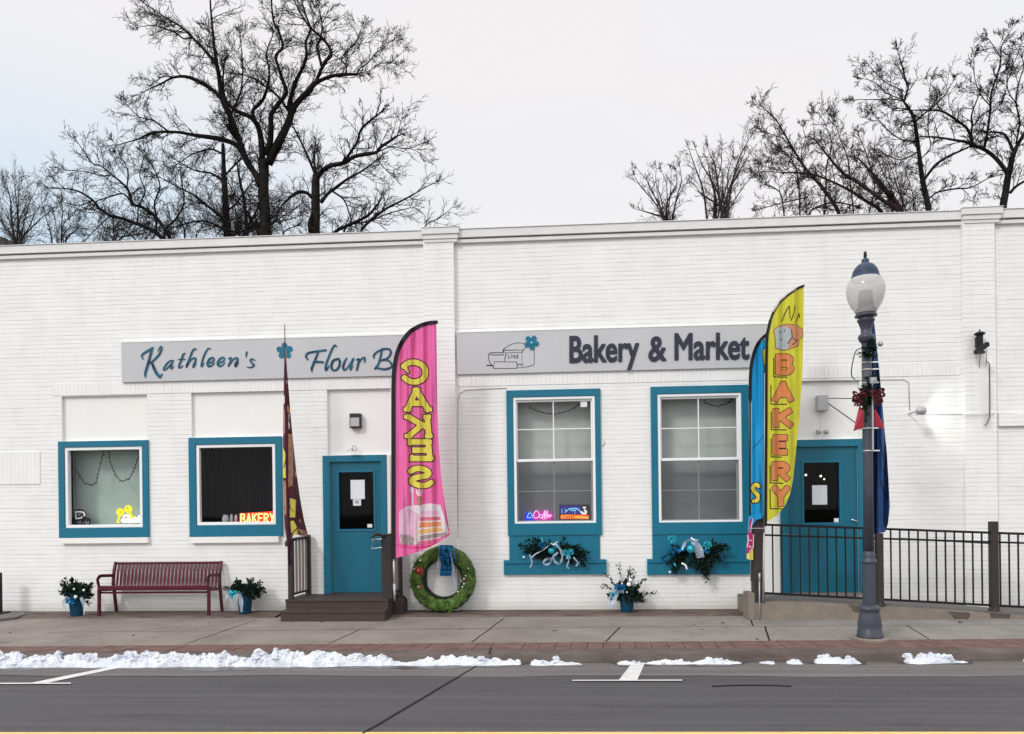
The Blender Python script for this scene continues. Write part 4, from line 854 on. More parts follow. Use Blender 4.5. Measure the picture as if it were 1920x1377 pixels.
part(t,'lettering',[KN((395,455,6),(398,495,7),(430,495,6),(428,455,5)),KN((355,635,5),(385,640,5)),KN((390,665,5),(395,610,5)),KN((425,665,7),(432,610,7)),KN((470,645,5),(500,640,5)),KN((520,655,4),(520,615,4)),KN((550,610,5),(555,660,6),(600,650,5),(590,615,4))],M['paper2'],.18,.3,lift=.007,thick=.001)
# jars on the black window's sill
for i,(x0,x1,y0) in enumerate(((417,430,969),(432,437,968),(440,446,969))):
    a=P(x0,983,.3); bb=P(x1,983,.3); h=P(x0,y0,.3).z-a.z; b=MB(); rr=(bb.x-a.x)/2
    b.lathe([(rr*.9,0),(rr,.01),(rr,h*.7),(rr*.7,h*.8),(rr*.75,h),(0,h)],((a.x+bb.x)/2,.30,W2[1]+.042),14); o=b.build('jar',M['paper2'],None,smooth=True)
    tag(o,['widest','thin middle','right hand'][i]+' dim glass jar on the sill of the black window','jar','jars on the black window sill')

# ------------------------------------------------------------ steps with railings
zp=D1[1]-.004; yF=G(625,1166).y; z1=P(625,1146,yF).z; y2=G(625,1124.5,zp).y
st=thing('entrance_steps','two brown painted steps and landing under the left teal door','steps',((P(625,1166,yF).x),yF,0))
xl1=P(525.5,1155,yF).x; xr1=P(721,1155,yF).x; xl2=P(535,1130,y2).x; xr2=P(727.5,1130,y2).x; xr3=P(759,1130,-.22).x
MB().box(xl1,yF+.012,0.0,xr1,y2+.02,z1-.03).build('riser',M['step'],st)
MB().box(xl1-.006,yF,z1-.03,xr1+.006,y2+.02,z1).build('tread',M['step'],st,bevel=.003)
MB().box(xl2,y2+.014,0.0,xr2,-.0,zp-.03).build('riser',M['step'],st)
MB().box(xl2-.006,y2,zp-.03,xr2+.008,-.002,zp).build('landing',M['step'],st,bevel=.003)
b=MB(); b.prism([(xr2+.01,0),(xr3,0),(xr3,zp-.09),(xr3-.05,zp-.03),(xr2+.01,zp-.03)],-.42,-.005); b.build('side_box',M['step'],st,bevel=.004)
def post(t,x,y,z0,z1,w,m=None): MB().box(x-w/2,y-w/2,z0,x+w/2,y+w/2,z1).build('post',m or M['bronze'],t,bevel=.004)
rl=thing('step_railing','brown railing of upright balusters at the left side of the entrance steps','railing',(xl2,y2,zp),'railings beside the entrance steps')
pl=P(545.5,1118,y2+.04); ph=P(546,1014,y2+.04).z; yb=-.08; pb=P(579,1006,yb)
post(rl,pl.x,y2+.05,zp,ph-.01,.07); post(rl,P(577.5,1050,yb).x,yb,zp,P(578,1003,yb).z,.075)
xa=pl.x; xb=P(577.5,1050,yb).x; zt_=ph-.02
b=MB(); b.tube(sm([(xa-.02,y2-.05,zt_-.05),(xa-.03,y2-.03,zt_-.01),(xa-.01,y2+.03,zt_+.03),(xa+.03,y2+.12,zt_+.035),((xa+xb)/2,(y2+yb)/2,zt_+.04),(xb-.02,yb,zt_+.045),(xb+.03,yb+.05,zt_+.045)],4),.026,8); b.build('handrail',M['bronze'],rl,smooth=True)
b=MB(); b.bar((xa,y2+.05,zp+.07),(xb,yb,zp+.07),.035,.03); b.build('bottom_rail',M['bronze'],rl)
for i in range(5):
    u=(i+.7)/5.4; x=xa+(xb-xa)*u; y=y2+.05+(yb-y2-.05)*u; b=MB(); b.box(x-.016,y-.014,zp+.085,x+.016,y+.014,zt_+.02); b.build('baluster',M['slat'],rl,bevel=.003)
rr_=thing('step_railing','brown railing with a broad post at the right side of the entrance steps','railing',(xr2,y2,zp),'railings beside the entrance steps')
pr=P(725,1060,y2+.05); zr=P(725,1006,y2).z
MB().box(P(715.5,1060,y2+.05).x,y2+.03,zp,P(735,1060,y2+.05).x,y2+.12,zr).build('post',M['bronze'],rr_,bevel=.006)
xw=P(748,1060,-.08).x; post(rr_,xw,-.08,zp-.03,zr-.01,.09)
b=MB(); b.tube(sm([P(697,1008,y2-.1),P(703,1002.5,y2-.08),P(713,1003,y2),P(724,1004,y2+.07),(xw,-.08,zr+.02)],4),.022,8); b.build('handrail',M['bronze'],rr_,smooth=True)
b=MB(); b.bar(((xw+pr.x)/2-.05,y2+.1,zp+.07),(xw,-.08,zp+.07),.03,.03); b.build('bottom_rail',M['bronze'],rr_)
for i in range(4):
    u=(i+1)/5; x=pr.x+.03+(xw-pr.x-.03)*u; y=y2+.07+(-.08-y2-.07)*u; b=MB(); b.box(x-.014,y-.014,zp+.08,x+.014,y+.014,zr); b.build('baluster',M['slat'],rr_,bevel=.003)
b=MB(); q=[P(716,1011,y2-.06),P(699,1012,y2-.06),P(697,1029,y2-.06),P(716,1027,y2-.06)]
b.tube([q[0],q[1],q[2],q[3]],.010,6); b.build('rail_return',M['grey'],rr_,smooth=False)
# ------------------------------------------------------------ ramp and its railing
yR=-.92; rp=thing('ramp','low brown grey concrete access ramp in front of the right door','ramp',(P(1405,1163,yR).x,yR,0))
zl=D2[1]-.02
def zat(px,py): return P(px,py,yR).z
tops=[(1412,1129),(1530,1130),(1640,1137.5),(1760,1144),(1920,1156),(2300,1158)]
T=[(P(x,y,yR).x,max(.02,P(x,y,yR).z)) for x,y in tops]
b=MB(); A=[(x,yR,0) for x,z in T]; B=[(x,yR,z) for x,z in T]; C=[(x,yR+.18,z+.0) for x,z in T]; D=[(x,0.0,z+.012) for x,z in T]
b.strip(A,B); b.strip(B,C); b.quad((T[0][0],yR,0),(T[0][0],0,0),(T[0][0],0,T[0][1]),(T[0][0],yR,T[0][1])); b.build('front_wall',M['conc'],rp)
b=MB(); b.strip([(x,yR+.18,z+.001) for x,z in T],D); b.build('walkway',M['gutter'],rp)
a=P(1404,1163,yR-.01); e=P(1416,1163,yR-.01); MB().box(a.x,yR-.012,0,e.x,yR+.30,P(1405,1112,yR).z).build('end_block',M['conc'],rp,bevel=.012)
# spalled dark patches on the ramp wall: real hollows of exposed concrete laid on it
for pp in ([(1590,1133),(1612,1136),(1611,1150),(1600,1147),(1597,1141)],[(1776,1147),(1818,1149),(1820,1154),(1815,1161),(1790,1161),(1784,1153)],[(1856,1150),(1895,1152),(1893,1160),(1858,1159)]):
    b=MB(); contour(b,[('p',pp)],on(yR),.6,0,0,.004); b.build('patch',M['concd'],rp)
rg=thing('ramp_railing','long black metal railing with thin pickets along the concrete ramp','railing',(P(1421,1130,yR+.06).x,yR+.06,.2))
YR=yR+.07
def pxb(x,y0,y1,w):
    a=P(x-w/2,y0,YR); c=P(x+w/2,y1,YR); m_=P(x,(y0+y1)/2,YR); return m_,a,c
for x,y0,y1,w in ((1420.5,966,1129,20),(1648.5,1000,1137,12),(1863,978,1146,12.5)):
    xm=P(x,1060,YR).x; ww=w*pxm(YR,x); zb_=P(x,y1,YR).z; b=MB(); b.box(xm-ww/2,YR-ww/2,zb_,xm+ww/2,YR+ww/2,P(x,y0,YR).z); 
    if w<15: b.lathe([(ww*1.0,0),(ww*.95,.02),(ww*.62,.06)],(xm,YR,zb_),4)
    b.build('post',M['bronze'],rg,bevel=.004)
def lin(x,a,b): return a[1]+(b[1]-a[1])*(x-a[0])/(b[0]-a[0])
top=((1432,984),(1920,1001.5)); mid=((1432,1003.5),(1920,1018.5)); bot=((1428,1112),(1920,1138.5))
for (xa_,xb_) in ((1431,1642),(1655,1856),(1870,2040)):
    b=MB()
    for ln,hh in ((top,.032),(mid,.026),(bot,.030)): b.bar(P(xa_,lin(xa_,*ln),YR),P(xb_,lin(xb_,*ln),YR),.032,hh)
    x=1432+17.05
    while x<2040:
        if xa_+3<x<xb_-3:
            xx=P(x,1060,YR).x; b.box(xx-.0085,YR-.0085,P(x,lin(x,*bot),YR).z,xx+.0085,YR+.0085,P(x,lin(x,*top),YR).z)
        x+=17.05
    b.build('picket_panel',M['black'],rg)
b=MB(); y_=YR+.13; b.tube([P(1463,1004,y_),P(1615,1010,y_)],.014,8); b.tube([P(1690,1010,y_),P(1858,1019,y_)],.014,8); b.build('inner_handrail',M['grey'],rg,smooth=True)
# bits by the post
b=MB(); x=P(1430,1030,YR-.05).x; b.box(x-.02,YR-.06,P(1430,1066,YR).z,x+.018,YR-.045,P(1430,994,YR).z); tag(b.build('pole_sleeve',M['trim'],None),'white plastic sleeve strapped upright beside the wide brown ramp post','sleeve')
b=MB(); b.tube([P(1424,1163,yR-.03),P(1424,1078,yR-.03)],.010,8); b.tube([P(1424,1090,yR-.03),P(1424,1075,yR-.03)],.014,8); tag(b.build('ground_stake',M['grey'],None,smooth=True),'thin grey stake standing against the left end of the ramp','stake')

# ------------------------------------------------------------ street lamp
g=G(1631,1199.5); LY=g.y; LX=g.x; lam=thing('street_lamp','tall grey acorn globe street lamp on the brick edging','street lamp',(LX,LY,0))
kk=(Vector((LX,LY,1))-CAM).dot(F0)/FPX
def zy(py,px=1627): return P(px,py,LY).z
def lath(prof,name,m,n=32,smooth=True,flute=0):
    b=MB(); b.lathe([(hw*kk,zy(py)) for hw,py in prof],(LX,LY,0),n); return b.build(name,m,lam,smooth=smooth)
z0=zy(1199.5)
def L2(prof): return [(hw*kk,max(0.004,zy(py))) for hw,py in prof]
b=MB(); b.lathe([(33*kk,0.0),(33*kk,.022),(31*kk,.03),(0,.03)],(LX,LY,0),40); b.build('footing',M['conc'],lam)
lath([(23,1197),(23,1191),(22,1189),(22,1183),(20.5,1181),(21,1172),(19.5,1160),(17.5,1150),(17,1146),(19,1143),(19,1139),(17,1137),(12,1134)],'base',M['lamp'])
b=MB(); pts=[]; nf=16
zs=[zy(1135),zy(1056)]; vs=[]
for z in zs:
    for k in range(64):
        a_=2*math.pi*k/64; r_=(12.2-1.0*(0.5+0.5*math.cos(a_*nf)))*kk; vs.append((LX+r_*math.cos(a_),LY+r_*math.sin(a_),z))
b.add(vs,[(k,(k+1)%64,64+(k+1)%64,64+k) for k in range(64)]); b.build('fluted_shaft',M['lamp'],lam,smooth=True)
lath([(12,1057),(13.2,1055),(13.2,1050),(11,1049),(11.5,1044),(11.5,1040),(9.5,1036),(9.5,1034)],'shaft_collar',M['lamp'])
lath([(9.4,1036),(8.9,900),(8.5,760),(8.2,636)],'pole',M['lamp'])
lath([(8.2,644),(12,640),(14.5,634),(13.5,629),(9.5,626),(9.5,618),(11,612),(14,604),(15.5,602),(15.5,600),(12.5,598),(14,596),(19.5,594),(19.5,591.5),(17,590),(17.5,586),(0,585)],'capital',M['lamp'])
gm=bpy.data.materials.new('frosted_globe'); gm.use_nodes=True; t_=gm.node_tree; bs=t_.nodes['Principled BSDF']
bs.inputs['Base Color'].default_value=(.66,.66,.645,1); bs.inputs['Roughness'].default_value=.22; bs.inputs['Alpha'].default_value=.64; bs.inputs['Subsurface Weight'].default_value=0.0
b=MB(); b.lathe([(hw*kk,zy(py)) for hw,py in sm([(17.5,588),(22,580),(28,570),(32,558),(33.8,546),(33.3,537),(30.5,529),(26.5,523),(23.5,519)],5)],(LX,LY,0),40); b.build('globe',gm,lam,smooth=True)
lath([(19,584),(17,580),(13,574),(12.5,550),(11,546),(0,545)],'lamp_housing',M['bronze'],20)
lath([(24.5,526),(25.5,522),(25,519),(23.5,517),(23,512),(21,507),(17.5,501),(13,496.5),(7,494),(6.5,491.5),(6.5,487),(4.5,485),(0,484)],'cap',M['lampcap'])
lath([(3.5,485.5),(2,483),(3.6,480),(2.2,477),(3.2,475),(1.4,472),(0,470)],'finial',M['black'],12)
# straps, banner bracket
for i,py in enumerate((681,694,719,743,804,846)):
    b=MB(); w_=9.0; b.lathe([(w_*kk,zy(py)-.006),(w_*kk+.003,zy(py)),(w_*kk,zy(py)+.006)],(LX,LY,0),20); b.bar((LX+w_*kk-.01,LY-.05,zy(py)),(LX+w_*kk+.06,LY-.05,zy(py)),.012,.014)
    tag(b.build('strap',M['chrome'],None),['topmost','second','third','fourth','fifth','lowest'][i]+' bright metal strap round the street lamp pole counted from the top','strap','straps round the lamp pole')
q=P(1636,720,LY-.08); b=MB(); b.tube([P(1636,716,LY-.1),P(1637,846,LY-.1)],.010,8); b.box(q.x-.035,LY-.12,q.z+.0,q.x+.035,LY-.08,q.z+.07); tag(b.build('flag_holder',M['grey'],None),'grey tube and bracket holding the dark blue flag to the street lamp','holder')
# ------------------------------------------------------------ feather flags
def cloth(name,col,var=.06,rough=.62,trans=True):
    m=mat(name,col,rough,var=var,vscale=4); return m
M['pink']=cloth('pink_cloth',(0.72,0.135,0.36)); M['yel']=cloth('yellow_cloth',(0.55,0.53,0.040)); M['ylet']=mat('yellow_print',(0.66,0.58,0.09),.6,var=.08)
M['oran']=mat('orange_print',(0.60,0.22,0.08),.6,var=.1); M['sleeve']=mat('black_sleeve',(0.012,0.011,0.014),.5); M['plum']=mat('plum_outline',(0.05,0.01,0.03),.6)
M['sky']=cloth('blue_cloth',(0.015,0.30,0.60)); M['dblue']=cloth('navy_cloth',(0.026,0.072,0.21),.35); M['wine']=cloth('wine_cloth',(0.085,0.022,0.030),.5)
M['dbline']=mat('navy_fold_shade',(0.006,0.014,0.05),.6)
M['tan']=mat('tan_print',(0.36,0.20,0.13),.7,var=.35,vscale=14); M['cream']=mat('cream_print',(0.66,0.60,0.62),.7,var=.08,vscale=20); M['pinkw']=mat('pale_pink_print',(0.66,0.42,0.55),.6,var=.12,vscale=16)
M['cake1']=mat('cake_pink',(0.62,0.17,0.25),.6); M['cake2']=mat('cake_orange',(0.66,0.26,0.12),.6); M['cake3']=mat('cake_peach',(0.68,0.40,0.17),.6); M['crumb']=mat('nut_crumb',(0.16,0.12,0.12),.7,col2=(.5,.42,.4),vscale=70)
M['loaf']=mat('bread_crumb_print',(0.36,0.42,0.43),.6,var=.1,vscale=15); M['crust']=mat('bread_crust_print',(0.52,0.24,0.13),.6,var=.15,vscale=20); M['magenta']=mat('magenta_print',(0.42,0.02,0.14),.6); M['pinkd']=mat('pink_hem',(0.62,0.03,0.12),.6)
def waver(Y0,amp,fx,x0,seed=0,grow=0.0):
    def m(x,y,h):
        d=x-x0; a=amp*(min(1,max(0,d/14)))
        w_=math.sin(d*fx+y*.006+seed)*.6+math.sin(d*fx*2.1-y*.011+seed*2)*.28+noise.noise(Vector((d*.07,y*.012,seed)))*.5
        return P(x,y,Y0-h+a*w_)
    return m
def flagpart(t,name,prims,m,mp,step=1.2,grow=0,lift=0,thick=.0015,clip=None):
    b=MB(); contour(b,prims,mp,step,grow,lift,thick,clip); return b.build(name,m,t)
# pink CAKES flag, its back towards the street so that the letters read mirrored
Y0=y2-.10
t=thing('feather_flag','pink feather flag with mirrored yellow CAKES letters and a slice of cake','flag',tuple(P(739,1126,Y0)),'feather flags outside the shop')
mp=waver(Y0,.050,.26,741,1)
out=[(741,1047),(741,700),(743,672),(750,647),(765,624),(785,610),(818,604),(819,680),(820,760),(822,830),(826,880),(832,930),(838,970),(843.5,1003),(820,1019),(790,1033),(765,1041)]
flagpart(t,'cloth',[('p',out)],M['pink'],mp,1.6,thick=.003)
sl=sm([(737.5,1049),(737.5,900),(737.5,780),(737.7,720),(739.5,690),(744.5,663),(754,641),(768,623),(786,611.5),(803,606),(818,604.5)],5)
flagpart(t,'sleeve',[('s',[(x,y,4.0 if y>620 else 3.6) for x,y in sl])],M['sleeve'],mp,.9,lift=.004,thick=.010)
flagpart(t,'hem',[('s',[(843,1004,1.5),(838,970,1.2),(832,930,.9)]),('s',sm([(843,1004,1.6),(822,1019,1.5),(795,1026,1.3),(768,1027,.8),(743,1022,.7)],4))],M['pinkd'],mp,.6,lift=.0035,clip=[('p',out)])
for ch,x0,y0,x1,y1,sl_ in (('C',759,679,797,717,2),('A',764,731,801,769,3),('K',766,781,802,819,3),('E',772,828,804,861,4),('S',772,878,806,911,6)):
    g=glyph(ch,x0-1.5,y0+1,x1+.5,y1-1,5.2,True,sl_,6.0 if ch!='S' and ch!='C' else 0,True)
    if ch=='C': g.append(('s',[(759,688,4),(765,698,2)]))
    flagpart(t,'letter_outline',g,M['plum'],mp,.8,2.0,.0045,.001); flagpart(t,'letter',g,M['ylet'],mp,.8,0,.0065,.001)
KD=lambda *pts: ('p',zpx(720,880,4.917,pts)); KS=lambda *pts: ('s',zpx(720,880,4.917,pts))
flagpart(t,'cake_side',[KD((140,390),(200,345),(330,330),(310,480),(290,690),(150,680),(135,560))],M['pinkw'],mp,.9,0,.0045,.001)
flagpart(t,'icing',[KD((205,345),(430,315),(520,330),(565,470),(600,590),(500,640),(330,690),(275,700),(300,560),(325,420))],M['cream'],mp,.9,0,.006,.001)
for nm,mm,pp in (('cake_layer','pinkw',[(335,385),(510,385),(515,418),(330,430)]),('cake_layer','cake1',[(332,442),(518,436),(522,470),(326,478)]),('cake_layer','cake2',[(330,492),(525,486),(528,525),(322,540)]),('cake_layer','cake3',[(322,560),(530,535),(555,570),(318,600)]),('crumb_base','crumb',[(330,615),(575,580),(570,615),(330,655)]),('crumb_base','crumb',[(150,600),(240,610),(280,640),(265,700),(160,690)]),('cake_layer','cake1',[(315,665),(500,640),(440,670),(310,700)])):
    flagpart(t,nm,[KD(*pp)],M[mm],mp,.7,0,.0075,.001)
flagpart(t,'fork',[KS((300,185,4),(303,215,9),(320,240,10)),KS((325,185,5),(325,215,8)),KS((350,185,5),(348,215,8),(335,240,9)),KS((258,180,16),(262,210,14)),KS((262,210,9),(265,340,8))],M['cream'],mp,.6,0,.008,.001)
flagpart(t,'fork_handle',[KS((328,245,22),(330,315,22))],M['tan'],mp,.7,0,.0078,.001)
b=MB(); b.tube([P(737.5,720,Y0+.02),P(738.5,1049,Y0+.02)],.012,8); b.tube([P(738.5,1049,Y0),P(739.5,1095,Y0)],.017,8); b.tube([P(739.5,1095,Y0),P(740,1127,Y0)],[.022,.010],8); b.build('pole',M['grey'],t,smooth=True)
# yellow BAKERY flag
Y1=yR-.05
t=thing('feather_flag','yellow feather flag with a bread loaf above orange BAKERY letters','flag',tuple(P(1436,1100,Y1)),'feather flags outside the shop')
mp=waver(Y1,.040,.20,1437,4)
out=[(1435,979),(1437,800),(1438,650),(1441,618),(1449,590),(1461,570),(1478,553),(1495,543),(1507,537),(1507,600),(1504.5,700),(1499,780),(1492,850),(1487,900),(1481,928),(1471,950),(1456,967),(1443,976)]
flagpart(t,'cloth',[('p',out)],M['yel'],mp,1.6,thick=.003)
sl=sm([(1435.5,985),(1436.5,800),(1437.5,650),(1441,615),(1449,588),(1461,568.5),(1478,552),(1495,541),(1507,536)],5)
flagpart(t,'sleeve',[('s',[(x,y,2.6 if y>600 else 2.1) for x,y in sl])],M['sleeve'],mp,.8,lift=.004,thick=.010)
flagpart(t,'sleeve_edge',[('s',[(1450,584,.8),(1462,564,1.1),(1478,549,1.4),(1492,541,1.3)])],M['cream'],mp,.5,lift=.015,thick=.002)
for ch,x0,y0,x1,y1 in (('B',1459,668,1484,699),('A',1453.5,720,1483,750),('K',1454,770,1482,798),('E',1454,820,1473,849),('R',1452,870,1476,898),('Y',1452,915,1476,946)):
    g=glyph(ch,x0+.8,y0+1,x1-.8,y1-1,5.3,block=True); cx=(x0+x1)/2
    flagpart(t,'letter_shadow',[('s',[(x0-8,y0+3,1.0),(x0-8,y1+8,1.0),(x1-8,y1+8.5,1.0)])],M['plum'],mp,.6,0,.0035,.001)
    flagpart(t,'letter_outline',g,M['plum'],mp,.8,1.2,.0045,.001); flagpart(t,'letter',g,M['oran'],mp,.8,0,.0065,.001)
KY=lambda *pts: ('p',zpx(1380,450,3.5556,pts)); KZ=lambda *pts: ('s',zpx(1380,450,3.5556,pts))
lo_=[KY((252,600),(290,572),(340,562),(400,566),(440,595),(447,640),(420,665),(415,705),(350,730),(310,738),(265,722),(262,660))]
flagpart(t,'loaf_outline',lo_,M['plum'],mp,.7,.8,.0045,.001); flagpart(t,'loaf_crust',lo_,M['crust'],mp,.7,0,.0055,.001)
flagpart(t,'loaf_face',[KY((258,602),(290,580),(340,580),(370,600),(372,650),(350,680),(345,728),(310,733),(270,720),(266,660))],M['loaf'],mp,.7,0,.0065,.001)
flagpart(t,'wheat_lines',[KZ((305,545,2.5),(330,480,2.5),(355,440,2.5),(360,520,2.5)),KZ((365,540,2.5),(385,490,2.5),(395,440,2.5)),KZ((320,500,2.5),(345,455,2.5)),KZ((400,550,2.5),(420,490,2.5),(425,520,2.5)),KZ((290,612,3),(296,618,3)),KZ((325,600,3),(322,608,3)),KZ((300,660,3),(305,668,3)),KZ((375,700,2.5),(410,670,2.5),(380,660,2.5)),KZ((370,600,3),(375,650,3),(345,690,3))],M['plum'],mp,.5,0,.0078,.001)
b=MB(); b.tube([P(1434,700,Y1+.02),P(1433,1000,Y1+.02)],.010,8); b.tube([P(1432.5,560+440,Y1+.02),P(1431,1128,Y1+.02)],.013,8); b.build('pole',M['grey'],t,smooth=True)
# blue flag behind it
Y2=yR+.10
t=thing('feather_flag','bright blue feather flag half hidden behind the yellow BAKERY flag','flag',tuple(P(1409,1100,Y2)),'feather flags outside the shop')
mp=waver(Y2,.055,.26,1409,7)
out=[(1409,966),(1409,700),(1414,668),(1424,645),(1438,631),(1452,622),(1453,700),(1450,820),(1446,930),(1444,962),(1425,972)]
flagpart(t,'cloth',[('p',out)],M['sky'],mp,1.6,thick=.003)
sl=sm([(1406.5,966),(1406.5,860),(1406.5,760),(1407,705),(1411,672),(1420,647),(1432,632),(1446,622)],5)
flagpart(t,'sleeve',[('s',[(x,y,3.0 if y<760 else 1.6) for x,y in sl])],M['sleeve'],mp,.8,lift=.004,thick=.010)
g=[('s',sm([(1423,912,3.4),(1417,909,3.6),(1412,915,3.6),(1415,923,3.6),(1421,929,3.6),(1420,938,3.6),(1413,940,3.4)],4))]
flagpart(t,'letter_outline',g,M['plum'],mp,.6,2.0,.0045,.001); flagpart(t,'letter',g,M['ylet'],mp,.6,0,.0065,.001)
g=[('s',[(1439,662,9),(1440,680,8)])]; flagpart(t,'letter_outline',g,M['plum'],mp,.8,1.6,.0045,.001); flagpart(t,'letter',g,M['ylet'],mp,.8,0,.0065,.001)
flagpart(t,'fold_line',[('s',[(1412,840,.7),(1420,832,.9),(1429,822,.8),(1431,815,.5)])],M['dblue'],mp,.5,0,.004,.001)
tl=waver(yR-.06,.03,.4,1400,9)
flagpart(t,'gathered_hem',[('p',[(1404,968),(1428,962),(1432,958),(1430,972),(1418,975),(1408,990),(1412,1012),(1404,1030),(1402,990)])],M['sky'],tl,.8,thick=.003)
flagpart(t,'magenta_print',[('p',[(1405,975),(1411,972),(1409,1000),(1413,1003),(1413,1028),(1407,1036),(1400,1040),(1400,1020),(1402,1004),(1404,995)])],M['magenta'],tl,.7,0,.004,.001)
flagpart(t,'white_print',[('s',[(1402,1004,.9),(1403,1012,.9),(1401,1026,.9)]),('s',[(1413,1003,.9),(1412.5,1026,.9),(1406,1034,.9)]),('s',[(1406,1013,1),(1409,1014,1)]),('s',[(1405,1025,1.2),(1408,1026,1.2)]),('s',[(1412,972,.8),(1409,985,.8),(1407,998,.9)])],M['cream'],tl,.5,0,.0055,.001)
flagpart(t,'yellow_tip',[('p',[(1400,1038),(1405,1036),(1406,1048),(1412,1046),(1412,1050),(1407,1050),(1400,1048)]),('p',[(1406,1033),(1412,1030),(1412,1050),(1407,1050)])],M['ylet'],tl,.6,0,.004,.001)
b=MB(); b.tube([P(1407,760,Y2+.02),P(1408,1090,Y2+.02)],.009,8); b.build('pole',M['grey'],t,smooth=True)
b=MB(); b.tube([P(1404,991,yR-.09),P(1432,991,yR-.09)],.006,6); tag(b.build('cable_tie',M['grey'],None),'pale strap tying the blue flag to the wide brown ramp post','tie')
# wine red flag, furled and seen nearly edge-on
Y3=y2-.02
def mp3(x,y,h):
    d=(x-537)/10.0; s=1.0 if y<700 else min(3.2,1+(y-700)/140)
    f=abs(((d*1.1/s*1.6)%2)-1)
    return P(x,y,Y3-.02+.42*abs(d)/max(.6,s)*0.8+.10*f-h)
t=thing('feather_flag','furled wine red feather flag with yellow and tan print seen nearly edge on','flag',tuple(P(541,1018,Y3)),'feather flags outside the shop')
out=[(533.6,640),(535.5,640),(538,690),(542,740),(546,790),(550,830),(555,880),(562,930),(570,975),(578,1006),(566,1005),(552,1002),(545,1012),(539,1022),(534,990),(531.5,940),(530.5,880),(531,800),(532,720)]
flagpart(t,'cloth',[('p',out)],M['wine'],mp3,.8,thick=.003)
C3=[('p',out)]
K5=lambda *pts: ('p',zpx(500,600,2.992,pts)); K5s=lambda *pts: ('s',zpx(500,600,2.992,pts))
for nm,mm,pr in (('tan_print','tan',[K5((120,640),(150,640),(150,860),(145,930),(120,940),(122,800)),K5((96,500),(108,500),(108,640),(94,640)),K5((88,900),(110,905),(118,1000),(108,1100),(92,1080)),K5((104,150),(118,200),(120,260),(108,230)),K5((170,1170),(215,1180),(235,1225),(205,1220))]),
                 ('cream_print','cream',[K5((95,420),(104,430),(104,470),(95,470)),K5((123,520),(131,540),(129,620),(122,600)),K5((104,1190),(112,1230),(112,1270),(106,1250))]),
                 ('yellow_print','ylet',[K5((90,700),(113,760),(113,890),(88,885)),K5((128,500),(141,490),(143,522),(130,522)),K5((130,1000),(165,1010),(160,1110),(130,1110)),K5((133,1130),(150,1125),(170,1160),(175,1200),(200,1218),(140,1212))]),
                 ('rust_print','darkred',[K5((108,330),(120,370),(135,470),(136,490),(112,480)),K5((168,1040),(195,1045),(205,1120),(175,1110))])):
    flagpart(t,nm,pr,M[mm],mp3,.6,0,.0045,.001,clip=C3)
rq=random.Random(77)
for i in range(26):
    y=rq.uniform(700,1000); x=rq.uniform(532,541+(y-700)*.115); w_=rq.uniform(.8,2.6); h_=rq.uniform(3,11)
    flagpart(t,'print_patch',[('p',[(x-w_,y-h_),(x+w_*rq.uniform(.3,1),y-h_*rq.uniform(.5,1)),(x+w_,y+h_),(x-w_*rq.uniform(.2,1),y+h_*.7)])],M[rq.choice(['tan','darkred','cream','crust','plum','plum','magenta'])],mp3,.5,0,.0041+.00008*i*0,.0003+.00003*i,clip=C3)
flagpart(t,'print_outline',[K5s((92,710,2.5),(112,760,2.5),(96,830,2.5)),K5s((88,887,3),(114,893,3)),K5s((122,1000,2),(134,1060,2),(150,1075,2)),K5s((133,1112,3),(165,1112,3)),K5s((165,1130,3),(180,1160,3),(135,1205,3),(200,1212,3)),K5s((128,525,3),(145,530,2.5),(148,620,2)),K5s((128,540,2),(133,590,2),(125,560,2))],M['plum'],mp3,.45,0,.006,.001,clip=C3)
b=MB(); b.tube([P(534,609,Y3-.03),P(534.5,700,Y3-.03),P(537,860,Y3-.03),P(541,1018,Y3-.03),P(543,1060,Y3-.01)],[.006,.010,.017,.021,.017],8); b.build('pole',M['plum'],t,smooth=True)
# navy flag behind the lamp
Y4=LY+.30
t=thing('feather_flag','dark blue feather flag hanging down behind the street lamp pole','flag',tuple(P(1636,1000,Y4)),'feather flags outside the shop')
mp=waver(Y4,.09,.30,1630,12)
out=[(1638,598),(1641,620),(1647,680),(1653,740),(1658,800),(1663,850),(1667,920),(1668.5,950),(1665,982),(1660,998),(1648,1000),(1634,1003),(1633,800),(1634,620)]
flagpart(t,'cloth',[('p',out)],M['dblue'],mp,1.3,thick=.003)
flagpart(t,'fold_strokes',[('s',[(1653,878,.9),(1664,890,1.0),(1665,935,1.0),(1656,920,.9),(1651,903,.9),(1664,903,.7)]),('s',[(1650,825,.8),(1657,860,.8)]),('s',[(1652,640,.7),(1655,760,.7)])],M['dbline'],mp,.6,0,.004,.001,clip=[('p',out)])  # shade along the folds, put into the cloth as darker strokes
b=MB(); b.tube([P(1638,600,Y4-.01),P(1637,800,Y4-.01),P(1635,1004,Y4-.01)],[.006,.012,.016],8); b.build('pole',M['sleeve'],t,smooth=True)

